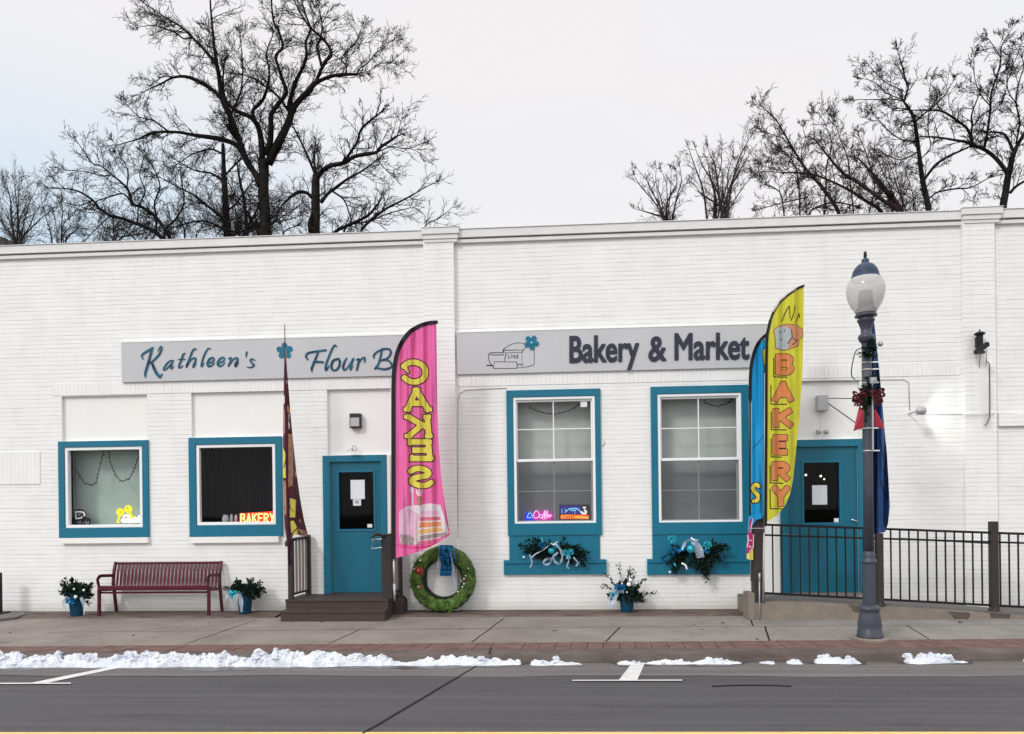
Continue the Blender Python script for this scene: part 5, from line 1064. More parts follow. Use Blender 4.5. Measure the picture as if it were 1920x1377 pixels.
# ------------------------------------------------------------ greenery
def leafy(b,p,d,ln,rng,leaf=.035,n=14,w=.32,droop=.3):
    p=Vector(p); d=Vector(d).normalized(); pts=[p.copy()]
    for i in range(5):
        d=(d+Vector((rng.uniform(-.18,.18),rng.uniform(-.18,.18),rng.uniform(-.15,.1)-droop*.15))).normalized(); p=p+d*ln/5; pts.append(p.copy())
    b.tube(pts,[.004,.0035,.003,.0025,.002,.001],4)
    for i in range(n):
        t=(i+.6)/n*5; k=min(4,int(t)); q=pts[k].lerp(pts[k+1],t-k); dd=(pts[k+1]-pts[k]).normalized()
        s=Vector((rng.gauss(0,1),rng.gauss(0,1),rng.gauss(0,1))); s=(s-dd*s.dot(dd)).normalized(); a=(dd*rng.uniform(.5,1.1)+s).normalized(); sd=a.cross(dd).normalized(); l=leaf*rng.uniform(.6,1.2)
        up=a.cross(sd)*l*.12
        b.add([q,q+a*l*.5+sd*l*w*.5+up,q+a*l,q+a*l*.5-sd*l*w*.5+up],[(0,1,2),(0,2,3)])
def ribbon_strip(b,pts,w,rng,axis=(0,1,0)):
    q=[Vector(p) for p in sm([tuple(p) for p in pts],5)]; L1=[];L2=[]
    for i,p in enumerate(q):
        d=(q[min(i+1,len(q)-1)]-q[max(i-1,0)]).normalized(); s=d.cross(Vector(axis)).normalized()
        tw=math.sin(i*.5)*.7; s=(s*math.cos(tw)+Vector(axis)*math.sin(tw)); ww=w(i/(len(q)-1)) if callable(w) else w
        L1.append(p+s*ww/2); L2.append(p-s*ww/2)
    b.strip(L1,L2)
def bow(t,c,s,m,rng,name='bow',tails=2):
    b=MB(); c=Vector(c)
    for a_ in (155,25,195,-15):
        a=R(a_+rng.uniform(-12,12)); u=Vector((math.cos(a),-.25,math.sin(a))); v=Vector((-math.sin(a),0,math.cos(a)))
        ribbon_strip(b,[c,c+u*s*.5+v*s*.28+Vector((0,-.3*s,0)),c+u*s,c+u*s*.5-v*s*.25,c],s*.34,rng)
    for i in range(tails):
        x=(i-(tails-1)/2)*s*.7; ribbon_strip(b,[c,c+Vector((x*.5,-.15*s,-s*.5)),c+Vector((x*1.1+rng.uniform(-.1,.1)*s,-.1*s,-s*1.25))],lambda u:s*(.16+.3*u),rng)
    b.ball(c+Vector((0,-.05*s,0)),s*.15,8); return b.build(name,m,t,smooth=False)
# planters
def planter(px,yt,yb,Yp,hw,label,seed,spread,top,lean,bandpx):
    rng=random.Random(seed); k=pxm(Yp,px); c=P(px,yb,Yp); zb_=.027; h=(yb-yt)*k; r=hw*k
    t=thing('planter',label,'planter',(c.x,Yp,zb_),'winter planters along the wall')
    b=MB(); b.lathe([(r*.66,0),(r*.72,.008),(r*.96,h*.78),(r*1.0,h*.86),(r*1.05,h*.88),(r*1.05,h),(r*.95,h),(r*.92,h*.9),(0,h*.88)],(c.x,Yp,zb_),28); b.build('pot',M['pot'],t,smooth=False,bevel=0)
    b=MB(); cz=zb_+h*.9
    for i in range(spread[3]):
        a=rng.uniform(0,2*math.pi); e=rng.uniform(.05,1.3); d=Vector((math.cos(a)*math.cos(e)*spread[0]+lean,math.sin(a)*math.cos(e)*.55,math.sin(e)*spread[1]))
        leafy(b,(c.x+rng.uniform(-.5,.5)*r,Yp+rng.uniform(-.4,.4)*r,cz),d,spread[2]*rng.uniform(.35,1.0),rng,.068,34,.62)
    for i in range(420):
        a=rng.uniform(0,2*math.pi); e=rng.uniform(-.2,1.4); q=Vector((c.x+lean*.5+math.cos(a)*math.cos(e)*r*1.45*spread[0]*rng.random()**.4,Yp+math.sin(a)*math.cos(e)*r*1.2*rng.random()**.4,cz+math.sin(e)*r*1.5*spread[1]*rng.random()**.4)); leafy(b,q,Vector((rng.gauss(0,1),rng.gauss(0,1),rng.gauss(0,1)+.3)),.03,rng,.05,3,.6)
    for x,y,ln in top:
        e=P(x,y,Yp-.03); s=Vector((c.x,Yp,cz)); leafy(b,s,e-s,(e-s).length*1.02,rng,.062,38,.46,0)
    b.build('evergreen_sprigs',M['fir'],t)
    for (x,y,rr) in bandpx.get('w',[]):
        MB().ball(P(x,y,Yp-r-.03),rr*k,12).build('bauble',M['white2'],t,smooth=True)
    for (x,y,rr) in bandpx.get('t',[]):
        MB().ball(P(x,y,Yp-r-.03),rr*k,12).build('bauble',M['turq'],t,smooth=True)
    for (x,y,s,mm) in bandpx.get('b',[]): bow(t,P(x,y,Yp-r-.02),s*k,M[mm],rng)
    b=MB()
    for pts,w_ in bandpx.get('r',[]): ribbon_strip(b,[P(x,y,Yp-r-.03-.01*j) for j,(x,y) in enumerate(pts)],w_*k,rng)
    if b.f: b.build('organza_ribbon',M['tulle'],t)
    return t
planter(144,1114,1156,-.50,14.5,'teal pot of round leafy evergreens with white flowers left of the maroon bench',11,(1.0,.75,.30,44),[(116,1088,0),(126,1084,0),(172,1096,0),(175,1105,0),(112,1108,0),(170,1130,0)],0.10,{'w':[(139,1105,2),(157,1107,2.2),(142,1119.5,3.2)],'t':[(131,1129,3)],'b':[(134,1126,9,'blue')],'r':[([(128,1120),(121,1132),(126,1148)],9),([(152,1120),(158,1136),(157,1154)],6)]})
planter(459.5,1107,1149.5,-.28,15,'teal pot with spreading dark sprigs and blue ribbon right of the maroon bench',12,(1.15,.55,.27,36),[(468,1086,0),(500,1100,0),(497,1104,0),(424,1098,0),(421,1112,0),(482,1120,0)],0.05,{'w':[(430,1112,2),(426,1118,2)],'t':[(436,1113,3)],'b':[(438,1112,9,'turq')],'r':[([(445,1110),(451,1126),(453,1148)],9),([(436,1112),(428,1116),(424,1124)],5)]})
planter(1175.5,1119,1149,-.26,15,'teal pot with tall pointed fir sprigs and white baubles between the tall windows',13,(1.1,.85,.27,44),[(1164,1056,0),(1177,1064,0),(1129,1091,0),(1138,1077,0),(1202,1080,0),(1190,1072,0),(1228,1108,0),(1212,1125,0),(1182,1072,0)],0.05,{'w':[(1182,1088,3.5),(1179,1096,4),(1166,1095,1.6),(1175.5,1111,1.6)],'t':[(1150,1112,3)],'b':[(1163,1100,10,'blue'),(1151,1115,7,'turq')],'r':[([(1170,1110),(1158,1112),(1152,1126),(1145,1144)],7),([(1150,1105),(1143,1120),(1141,1140)],4)]})
# garlands under the tall windows
def garland(cx,cy,label,seed,sprigs,items):
    rng=random.Random(seed); Yg=-.11; k=pxm(Yg,cx); c=P(cx,cy,Yg)
    t=thing('window_garland',label,'garland',tuple(c),'garlands under the tall windows'); b=MB()
    for x,y in sprigs:
        for q in range(5):
            e=P(x+rng.uniform(-8,8),y+rng.uniform(-8,8),Yg-rng.uniform(0,.08)); s=P(cx+(x-cx)*.18+rng.uniform(-4,4),cy+rng.uniform(-3,5),Yg-.02); leafy(b,s,e-s,(e-s).length,rng,.066,34,.55,.15)
    b.build('evergreen_sprigs',M['fir'],t)
    for kind,*a in items:
        if kind=='ball': MB().ball(P(a[0],a[1],Yg-.09),a[2]*k,14).build('bauble',M[a[3]],t,smooth=True)
        elif kind=='bow': bow(t,P(a[0],a[1],Yg-.10),a[2]*k,M[a[3]],rng)
        elif kind=='rib':
            b=MB(); ribbon_strip(b,[P(x,y,Yg-.11-.012*math.sin(j*1.3)) for j,(x,y) in enumerate(a[0])],a[1]*k,rng); b.build('ribbon',M[a[2]],t)
    return t
garland(1041,1036,'dark evergreen garland with looped white organza bow under the first tall window',31,[(985,1018),(1000,1014),(990,1032),(1008,1046),(1085,1024),(1100,1034),(1095,1046),(1068,1016),(1020,1012),(1075,1050)],
 [('ball',1034,1033,6.5,'turq'),('rib',[(1041,1020),(1050,1030),(1054,1045),(1050,1057),(1041,1054),(1038,1044),(1046,1036)],4.5,'tulle'),('rib',[(1035,1048),(1026,1048),(1019,1054),(1023,1059),(1031,1056),(1036,1046)],4,'tulle'),('rib',[(1030,1017),(1038,1021),(1046,1015)],3,'white2'),('rib',[(996,1046),(1006,1038),(1018,1032),(1030,1022)],1.4,'paper'),
  ('rib',[(993,1040),(996,1050),(997,1058),(993,1066)],3.2,'tulle'),('ball',982,1045,2,'white2'),('rib',[(1064,1042),(1066,1052),(1063,1062),(1067,1066)],3.2,'tulle'),('bow',1065,1036,10,'turq'),('bow',1017,1022,7,'blue'),('rib',[(1075,1045),(1083,1055),(1080,1062)],3,'tulle'),('rib',[(1086,1052),(1087,1062)],2.6,'blue'),('rib',[(1016,1008),(1017,1018)],2.2,'turq')])
garland(1300,1035,'fuller evergreen garland with a draped organza bow and turquoise bauble under the second tall window',32,[(1255,1050),(1256,1068),(1262,1030),(1345,1018),(1362,1015),(1355,1040),(1325,1066),(1332,1078),(1340,1055),(1310,1060),(1350,1028)],
 [('ball',1295,1030,8,'turq'),('rib',[(1298,1012),(1286,1016),(1278,1032)],6,'tulle'),('rib',[(1302,1014),(1308,1026),(1314,1046)],16,'tulle'),('rib',[(1296,1008),(1300,1012),(1308,1013)],3,'white2'),('bow',1260,1009,8,'turq'),('bow',1326,1021,8,'turq'),('bow',1262,1030,7,'blue'),('rib',[(1252,1040),(1242,1048),(1250,1055)],5,'blue'),('rib',[(1270,1036),(1279,1030),(1285,1033)],6,'blue'),('ball',1256,1073,2.2,'white2'),('rib',[(1278,1056),(1285,1060),(1288,1068)],3,'white2'),('rib',[(1348,1036),(1353,1044),(1358,1052)],3,'blue'),('rib',[(1264,1056),(1267,1062)],3,'turq'),('rib',[(1320,1030),(1326,1036),(1332,1030)],6,'blue')])
# lamp garland and bow
rng=random.Random(41); t=thing('lamp_garland','dark evergreen garland with a dark red bow tied to the upper street lamp pole','garland',tuple(P(1626,760,LY-.1)))
b=MB()
for i in range(64):
    y=rng.choice([rng.uniform(640,670),rng.uniform(700,770),rng.uniform(720,765)]); s=P(1626,y,LY-.06); d=Vector((rng.choice([-1,1])*rng.uniform(.3,1),-.5+rng.uniform(-.3,.6),rng.uniform(-.6,.5))); leafy(b,s,d,rng.uniform(.06,.14),rng,.042,16,.45)
b.build('evergreen_sprigs',M['fir'],t)
for x,y,s in ((1610,742,13),(1644,738,13),(1605,752,8),(1646,752,8)): bow(t,P(x,y,LY-.13),s*kk,M['darkred'],rng)
MB().ball(P(1651,645,LY-.05),5*kk,12).build('bauble',M['grey'],t,smooth=True)
MB().ball(P(1613,668,LY-.1),3*kk,10).build('bauble',M['grey'],t,smooth=True)
b=MB(); b.add([P(x,y,LY-.09+d) for x,y,d in ((1611,762,0),(1620,768,-.02),(1620,802,.02),(1600,809,-.02),(1603,795,0))],[(0,1,2,3,4)]); b.add([P(x,y,LY-.07+d) for x,y,d in ((1634,770,0),(1642,768,-.02),(1658,800,.0),(1656,804,-.02),(1640,800,.02))],[(0,1,2,3,4)])
b.build('ribbon_tail',M['ribbonred'],t)
b=MB(); b.tube(sm([P(1616,652,LY-.1),P(1604,660,LY-.1),P(1597,690,LY-.1),P(1597,705,LY-.1),P(1603,712,LY-.1)],4),.006,6); b.build('wire',M['ink'],t)
# tyre wreath
rng=random.Random(51); TY=-.17; c=P(831,1083.5,TY); k=pxm(TY,831); Ro=61.5*k; Ri=36.5*k; zc=.028+Ro
t=thing('tyre_wreath','old tyre painted as a green Christmas wreath leaning on the wall with a blue ribbon','wreath',(c.x,TY,.028))
b=MB(); nU=120; nV=18; vs=[]; rm=(Ro+Ri)/2; ra=(Ro-Ri)/2; dp=.125
for i in range(nU):
    a=2*math.pi*i/nU
    for j in range(nV):
        q=2*math.pi*j/nV; cr=math.copysign(abs(math.cos(q))**.75,math.cos(q)); sr=math.copysign(abs(math.sin(q))**.75,math.sin(q))
        p=Vector((math.cos(a),math.sin(a),0)); nz=1+.10*noise.noise(Vector((math.cos(a)*4,math.sin(a)*4,q)))+.07*noise.noise(Vector((math.cos(a)*12,math.sin(a)*12,q*3)))
        lug=1+.05*(1 if (i//3)%2 and cr>.6 else 0)
        rr=rm+ra*cr*nz*lug; vs.append(Vector((rr*p.x,-dp*sr*nz,rr*p.y)))
tilt=R(6)
def TW(v): return Vector((c.x+v.x,TY-.0+v.y*math.cos(tilt)+ (v.z)*math.sin(tilt)*0.9,zc+v.z*math.cos(tilt)))
b.add([TW(v) for v in vs],[(i*nV+j,i*nV+(j+1)%nV,((i+1)%nU)*nV+(j+1)%nV,((i+1)%nU)*nV+j) for i in range(nU) for j in range(nV)])
b.build('tyre',M['moss'],t,smooth=True)
b=MB(); L1=[];L2=[]
for i in range(61):
    a=2*math.pi*i/60; L1.append(TW(Vector((Ri*.97*math.cos(a),-.075,Ri*.97*math.sin(a))))); L2.append(TW(Vector((Ri*.95*math.cos(a),.125,Ri*.95*math.sin(a)))))
b.strip(L1,L2); b.build('inner_rim',M['rubber'],t,smooth=True)
def on_tyre(x,y,off=.0): 
    p=P(x,y,TY-.10-off); return p
for x,y,r_ in ((786,1071,8),(785,1103,7.5),(872,1088,5)):
    b=MB(); q=on_tyre(x,y,.005); b.ball(q,r_*k,14,(1.05,.45,1)); b.build('red_patch',M['red'],t,smooth=True)
b=MB()
for x,y,r_ in ((784,1070,1.2),(784.5,1101,1.6),(788,1051,1.5),(776,1067,1.3),(870,1086,1.6),(878,1066,1.3),(870,1095,1.6),(867,1101,1.5),(859,1110,1.5),(873,1080,1.3),(865,1090,1.2),(808,1131,1.4)): b.ball(on_tyre(x,y,.045),r_*k,8)

pb=MB(); rq=random.Random(8)
for i in range(90):
    a=rq.uniform(0,2*math.pi); rr_q=rm+ra*rq.uniform(-.7,.9); q=TW(Vector((rr_q*math.cos(a),-dp*.93-.004,rr_q*math.sin(a))))
    for j in range(5): leafy(pb,q,Vector((rq.gauss(0,1),-.35,rq.gauss(0,1))),rq.uniform(.03,.07),rq,.022,4,.6)
M['mossl']=mat('wreath_leaf',(0.05,0.10,0.02),.8,col2=(0.16,0.27,0.07),vscale=6)
pb.build('painted_leaves',M['mossl'],t)
b.build('white_spots',M['white2'],t,smooth=True)
b=MB(); K9=lambda x,y: (720+x/4.917,880+y/4.917)
for x0,w_ in ((535,20),(570,26),(605,20),(560,30)):
    ribbon_strip(b,[P(*K9(x0,700),TY-.14),P(*K9(x0-8,780),TY-.17),P(*K9(x0+6,880),TY-.16),P(*K9(x0-4,985),TY-.17)],w_*k/4.9*1.9,rng)
ribbon_strip(b,[P(*K9(630,705),TY-.14),P(*K9(648,790),TY-.16),P(*K9(655,870),TY-.15)],4*k,rng)
for i in range(16): b.ball(P(*K9(rng.uniform(525,615),rng.uniform(700,960)),TY-.19),rng.uniform(1.2,2.6)*k,6,(1,.5,1.5))
b.build('blue_ribbon',M['blue'],t)
b=MB(); ribbon_strip(b,[P(*K9(520,720),TY-.13),P(*K9(500,860),TY-.15),P(*K9(490,960),TY-.14)],5*k,rng); ribbon_strip(b,[P(*K9(610,730),TY-.14),P(*K9(630,900),TY-.15),P(*K9(655,1100),TY-.14)],lambda u:(3+5*u)*k,rng); b.build('white_ribbon',M['tulle'],t)

# ------------------------------------------------------------ bench
YF,YB,YT=-.50,-.13,-.06
zg=.027; xl=P(186,1150,YF).x; xr=P(391.5,1150,YF).x; zs=P(290,1099.5,YF).z; zt_=P(300,1054,YT).z; za=P(197,1081,YF).z
t=thing('park_bench','maroon slatted metal bench with curved armrests against the white wall','bench',((xl+xr)/2,-.3,zg))
for x,nm in ((xl,'left'),(xr,'right')):
    b=MB(); w_=.045
    def flat(pts,w2=.05):
        q=[Vector(p) for p in sm(pts,4)]
        for a,e in zip(q[:-1],q[1:]): b.bar(a,e+(e-a).normalized()*.004,w_,w2*.5+.012,(1,0,0))
    b=MB(); 
    pr=sm([(YF+.0,zg),(YF+.005,zs-.05),(YF-.03,zs+.10),(YF+.0,za-.02),(YF+.06,za+.002),(YB-.0,za-.02)],5)
    L_=[Vector((x-.024,y,z)) for y,z in pr]
    th=.03
    for i in range(len(pr)-1):
        a=Vector((x,pr[i][0],pr[i][1])); e=Vector((x,pr[i+1][0],pr[i+1][1])); thn=.034 if i<5 else .016
        b.bar(a,e+(e-a).normalized()*.005,.048,thn,(1,0,0)) if False else b.bar(a,e+(e-a).normalized()*.005,thn if False else .048,thn,(1,0,0))
    b.build('armrest_leg',M['bench'],t)
    b=MB(); pr=sm([(YB+.075,zg),(YB+.02,zs-.10),(YB-.0,zs+.0),(YB+.02,zs+.18),(YT+.0,zt_)],4)
    for i in range(len(pr)-1):
        a=Vector((x,pr[i][0],pr[i][1])); e=Vector((x,pr[i+1][0],pr[i+1][1])); b.bar(a,e+(e-a).normalized()*.005,.045,.032,(1,0,0))
    b.build('back_post',M['bench'],t)
    b=MB(); b.bar((x,YF+.01,zs-.055),(x,YB+.02,zs-.085),.045,.028,(1,0,0)); b.build('side_rail',M['bench'],t)
b=MB(); b.box(xl-.02,YT-.016,zt_-.035,xr+.02,YT+.016,zt_+.0); b.build('top_rail',M['bench'],t,bevel=.006)
b=MB(); b.box(xl,YF-.02,zs-.058,xr,YF+.012,zs+.012); b.build('seat_front_rail',M['bench'],t,bevel=.008)
b=MB(); b.box(xl,YF+.03,zs-.115,xr,YF+.05,zs-.085); b.box(xl,YB-.03,zs-.10,xr,YB-.005,zs-.065); b.build('seat_back_rail',M['bench'],t,bevel=.004)
n=28
for i in range(n):
    x=xl+(xr-xl)*(i+1)/(n+1); b=MB()
    pr=sm([(YF+.005,zs-.012),(YF+.10,zs-.022),(YB-.10,zs-.055),(YB-.035,zs-.05),(YB-.005,zs-.0),(YB+.012,zs+.10),(YB+.035,zs+.22),(YT+.0,zt_-.02)],3)
    b.strip([(x-.018,y,z) for y,z in pr],[(x+.018,y,z) for y,z in pr]); b.strip([(x+.019,y+.006,z-.004) for y,z in pr],[(x-.019,y+.006,z-.004) for y,z in pr])
    b.strip([(x-.019,y+.006,z-.004) for y,z in pr],[(x-.018,y,z) for y,z in pr]); b.strip([(x+.018,y,z) for y,z in pr],[(x+.019,y+.006,z-.004) for y,z in pr])
    b.build('slat',M['bench'],t)
# dark stand cut by the left edge
a=P(3,1133,-.3); t=thing('post_stand','dark upright with a flat foot cut off by the left edge of the view','post',(a.x,-.3,.04))
b=MB(); b.box(P(-12,1100,-.3).x,-.33,.055,P(2,1100,-.3).x,-.27,P(2,1074,-.3).z); b.build('upright',M['black'],t,bevel=.004)
b=MB(); b.box(P(-30,1133,-.3).x,-.42,.042,P(11,1133,-.3).x,-.2,.062); b.build('foot',M['black'],t,bevel=.004)

rq=random.Random(909)
LEAF=['at the far left edge of the view','just left of the entrance steps, below the second planter','against the right foot of the entrance steps','in front of the middle of the bottom step','below the tyre wreath','just left of the ramp, near the wall','below the left end of the ramp, on the open slab','beside the brick edging under the ramp post','at the foot of the ramp right of the street lamp','in front of the wall under the second tall window','midway between the tyre wreath and the right planter','in front of the maroon bench']
for i,(px,py) in enumerate(((20,1187),(392,1168),(715,1163),(603,1166),(864,1180),(1355,1168),(1315,1181),(1420,1199),(1800,1167),(1300,1172),(1040,1183),(250,1192))):
    q=G(px,py,0.004); b=MB(); a=rq.uniform(0,6.28); l=rq.uniform(.03,.055); u=Vector((math.cos(a),math.sin(a),0)); v=Vector((-u.y,u.x,0))
    b.add([q-u*l,q-v*l*.45+Vector((0,0,.008)),q+u*l+Vector((0,0,.012)),q+v*l*.5+Vector((0,0,.004)),q+Vector((0,0,.001))],[(0,1,4),(1,2,4),(2,3,4),(3,0,4)])
    o=b.build('dead_leaf',M['step'],None); tag(o,'dry brown leaf '+LEAF[i],'leaf','dead leaves on the pavement')
# ------------------------------------------------------------ bare trees behind the building
def twig(b,p,d,ln,r,lvl,rng,up,sp,bend=.13,sc=1.0):
    ns=4 if lvl>0 else 3; pts=[p]; dirs=[]
    for i in range(ns):
        d=(d+Vector((rng.gauss(0,bend),rng.gauss(0,bend),rng.gauss(0,bend)+up))).normalized(); dirs.append(d); pts.append(pts[-1]+d*(ln/ns))
    rs=[r*(1-.62*i/ns) for i in range(ns+1)]; b.tube(pts,rs,3 if r<.018 else 5,False)
    if lvl<=0: return
    n=sp[lvl] if isinstance(sp,dict) else sp
    for k in range(n):
        t=(.18+.82*(k+rng.random())/n)*ns; i=min(ns-1,int(t)); q=pts[i].lerp(pts[i+1],t-i); dd=dirs[i]
        s=Vector((rng.gauss(0,1),rng.gauss(0,.7),rng.gauss(0,1))); s=s-dd*s.dot(dd)
        if s.length<.05: continue
        s.normalize(); a=R(rng.uniform(20,50)); nd=(dd*math.cos(a)+s*math.sin(a)).normalized()
        twig(b,q,nd,ln*rng.uniform(.38,.66),max(MINR*sc,r*.52),lvl-1,rng,up,sp,bend,sc)
MINR=.0057
def tree(name,label,Y,limbs,seed,every,ln,lvl,sp,m='bark',mt='bark',drift=.10,group='bare trees beyond the roof',r0=.016,up=.05,cat='tree',inherit=None,rmul=1.0):
    rng=random.Random(seed); base=limbs[0][0]; g0=P(base[0],base[1],Y)
    t=thing(name,label,cat,(g0.x,Y,-.4),group); bt=MB(); bc=MB(); k=pxm(Y,base[0]); tips=[]
    nodes=[]                                                    # (px,py,Y) of everything laid so far
    for li,lb in enumerate(limbs):
        lb3=[(p[0],p[1],p[2] if len(p)>2 else None) for p in lb]
        if lb3[0][1]>384: lb3=[(lb3[0][0]-(lb3[1][0]-lb3[0][0])*.15,lb3[0][1]+32,(lb3[0][2] or 2.5)*1.05)]+lb3
        x0,y0,_=lb3[0]; Ys=Y; 
        if li>0 and nodes:
            nr=min(nodes,key=lambda q:(q[0]-x0)**2+(q[1]-y0)**2)
            if (nr[0]-x0)**2+(nr[1]-y0)**2<500: Ys=nr[2]
        rA=lb3[0][2] or 2.5; rB=lb3[-1][2] or .7
        q=sm([(x,y,(r if r is not None else rA+(rB-rA)*i/max(1,len(lb3)-1))) for i,(x,y,r) in enumerate(lb3)],3)
        dr=rng.choice([-1,1])*drift*rng.uniform(.4,1.3) if li else drift*.1; pts=[];rs=[]; L_=0
        for i,(x,y,r) in enumerate(q):
            if i: L_+=math.hypot(x-q[i-1][0],y-q[i-1][1])*k
            yy=Ys+dr*L_*2.6+.05*noise.noise(Vector((L_*2,seed,li))); p=P(x,y,yy); pts.append(p); rs.append(max(.006,r*k*rmul)); nodes.append((x,y,yy))
        if li==0:
            pts=[Vector((pts[0].x,pts[0].y,-.45))]+pts; rs=[rs[0]*1.25]+rs
        # knobbly outline
        bt.tube(pts,[r*(1+.10*noise.noise(p*3)) for p,r in zip(pts,rs)],7 if rs[0]>.03 else 5,True)
        acc=rng.uniform(0,every)
        for i in range(1 if li==0 else 0,len(pts)-1):
            if li==0 and i<2: continue
            sg=(pts[i+1]-pts[i]); l=sg.length; dd=sg.normalized()
            while acc<l:
                q_=pts[i]+dd*acc; r=rs[i]; s=Vector((rng.gauss(0,1),rng.gauss(0,.7),rng.gauss(0,1))); s=(s-dd*s.dot(dd)).normalized(); a=R(rng.uniform(26,60)); nd=dd*math.cos(a)+s*math.sin(a)
                u=(sum((pts[j+1]-pts[j]).length for j in range(i))+acc); 
                twig(bc,q_,nd.normalized(),ln*rng.uniform(.55,1.15)*(1.15 if rs[i]<.05 else 1),min(r0,r*.6),lvl,rng,up,sp)
                acc+=every*rng.uniform(.5,1.5)
            acc-=l
        dd=(pts[-1]-pts[-2]).normalized()
        for s_ in range(3): twig(bc,pts[-1],(dd+Vector((rng.gauss(0,.3),rng.gauss(0,.3),rng.gauss(0,.3)))).normalized(),ln*rng.uniform(.35,.7),min(r0,rs[-1]*.8),lvl,rng,up,sp)
    bt.build('trunk_and_limbs',M[m],t,smooth=True); bc.build('twigs',M[mt],t)
    return t
BIG=[[(498,437,11.5),(497,400,10.5),(494,360,10),(495,320,9.5),(494,300,9)],
 [(489,350,6.5),(478,325,6),(463,303,6),(449,265,5.5),(431,216,5.2),(417,185,5),(410,139,4),(404,105,3),(399,60,2.2),(395,15,1.6),(393,-30,1.2)],
 [(424,195,3.8),(400,170,3.6),(372,153,3.4),(348,144,2.8),(324,146,2),(300,158,1.2),(270,172,.8)],
 [(456,288,5),(440,270,4.5),(408,260,4.3),(366,254,3.4),(331,248,2.6),(286,249,2),(262,260,1.3),(222,272,.8)],
 [(318,249,2),(300,235,1.5),(284,225,1.2),(262,220,.9),(240,200,.7)],
 [(404,120,3),(385,96,2.4),(366,76,2.2),(341,52,1.8),(307,31,1.3),(272,8,.9)],
 [(360,70,1.8),(345,73,1.4),(325,60,1.1),(290,48,.8),(268,50,.6)],
 [(492,300,6),(490,265,5.5),(484,238,5),(470,220,4.5),(445,209,3.5),(425,190,2.6),(418,160,2),(420,120,1.4)],
 [(477,224,3.5),(474,208,3.2),(484,197,3.2),(494,185,3),(502,160,2.5),(505,135,2),(500,100,1.5),(510,70,1.0)],
 [(499,292,6),(507,262,5.5),(508,235,5),(508,216,4.4),(520,197,4),(537,174,3.6),(530,152,3.2),(520,120,2.6),(517,104,2.4),(530,88,2.2),(523,60,2),(513,40,1.7),(509,5,1.4),(508,-25,1)],
 [(503,308,8.5),(515,283,8),(530,254,7.5),(543,225,6.5),(549,205,6),(562,188,5.2),(578,172,5),(590,158,4.2),(606,149,3.4),(623,143,3),(645,140,2.8),(668,140,2.2)],
 [(668,140,1.5),(675,128,1.3),(690,118,1),(705,100,.9),(722,88,.7),(733,78,.5)],
 [(650,140,1.2),(648,122,1.2),(640,112,1),(650,96,.9),(665,82,.7),(680,60,.5)],
 [(700,130,.8),(712,120,.7),(733,118,.5)],
 [(541,205,4.2),(546,180,4),(556,150,3.5),(570,122,3),(575,100,2.8),(573,80,2.4),(582,55,2),(574,30,1.6),(562,-10,1.2)],
 [(593,155,3.2),(600,135,3),(612,114,3),(621,104,3),(618,90,2.6),(603,70,2.3),(588,58,2),(572,40,1.5),(556,10,1)],
 [(603,124,2.6),(597,100,2.4),(594,85,2.1),(600,76,1.8),(604,50,1.3),(600,20,1)],
 [(545,215,3),(535,200,2.6),(520,180,2.2),(505,168,1.8),(480,150,1.3),(455,140,1)],
 [(455,280,3),(430,235,2.6),(440,200,2),(452,170,1.6),(455,120,1.2),(450,70,.8)]]
tree('bare_tree','largest bare tree, thick forked trunk spreading wide limbs above the left half of the roof',9.5,BIG,101,.17,.62,3,{3:4,2:4,1:3},up=.03)
tree('bare_tree','stumpy bare tree with a cut off crown and one long bent limb reaching right',8.5,[[(591,436,9),(592,405,8.2),(592,375,8),(592,349,7.5),(593,328,6.5)],
 [(594,335,5),(603,322,4.6),(620,311,4.2),(644,306,4),(665,294,3.6),(690,289,3.3),(706,286,3),(713,277,2.8),(728,267,2.4),(744,256,2)],[(744,256,1),(748,243,.8),(751,231,.6)],
 [(644,306,2.6),(658,285,2.5),(670,266,2.4),(676,245,2.2),(690,230,2),(709,215,1.8)],[(592,330,2.6),(582,305,2.4),(571,280,2.2),(560,258,1.8),(549,236,1.3)],[(593,330,3),(590,310,2.4),(589,290,1.8)],
 [(602,380,3.4),(614,364,3.2),(630,352,3),(650,337,2.4),(680,320,1.8),(707,300,1.2)],[(586,372,3.4),(575,362,3.2),(560,361,3),(545,370,2.4),(530,384,1.8),(520,400,1)],
 [(588,405,3.5),(581,418,4),(583,435,5)],[(625,360,2),(645,375,1.6),(655,400,1.3),(660,420,1)],[(707,286,1.2),(735,275,1),(760,280,.8),(790,270,.6)],[(706,288,1.1),(712,305,1),(725,320,.8)]],102,.17,.55,3,{3:4,2:3,1:3},up=.03)
tree('bare_tree','slanting bare branches leaning right over the roof beside the stumpy tree',8.0,[[(628,436,3.2),(655,422,3),(689,405,2.6),(706,386,2),(716,372,1.2)],[(678,432,2.6),(700,410,2.4),(722,393,2.2),(745,381,1.8),(768,369,1.5),(790,356,1),(812,344,.6)],[(650,424,1.8),(690,416,1.4),(730,400,1.1),(770,390,.7)],[(798,424,1),(820,411,1),(836,400,.7),(847,390,.4)]],103,.17,.5,2,{2:4,1:3},up=.05)
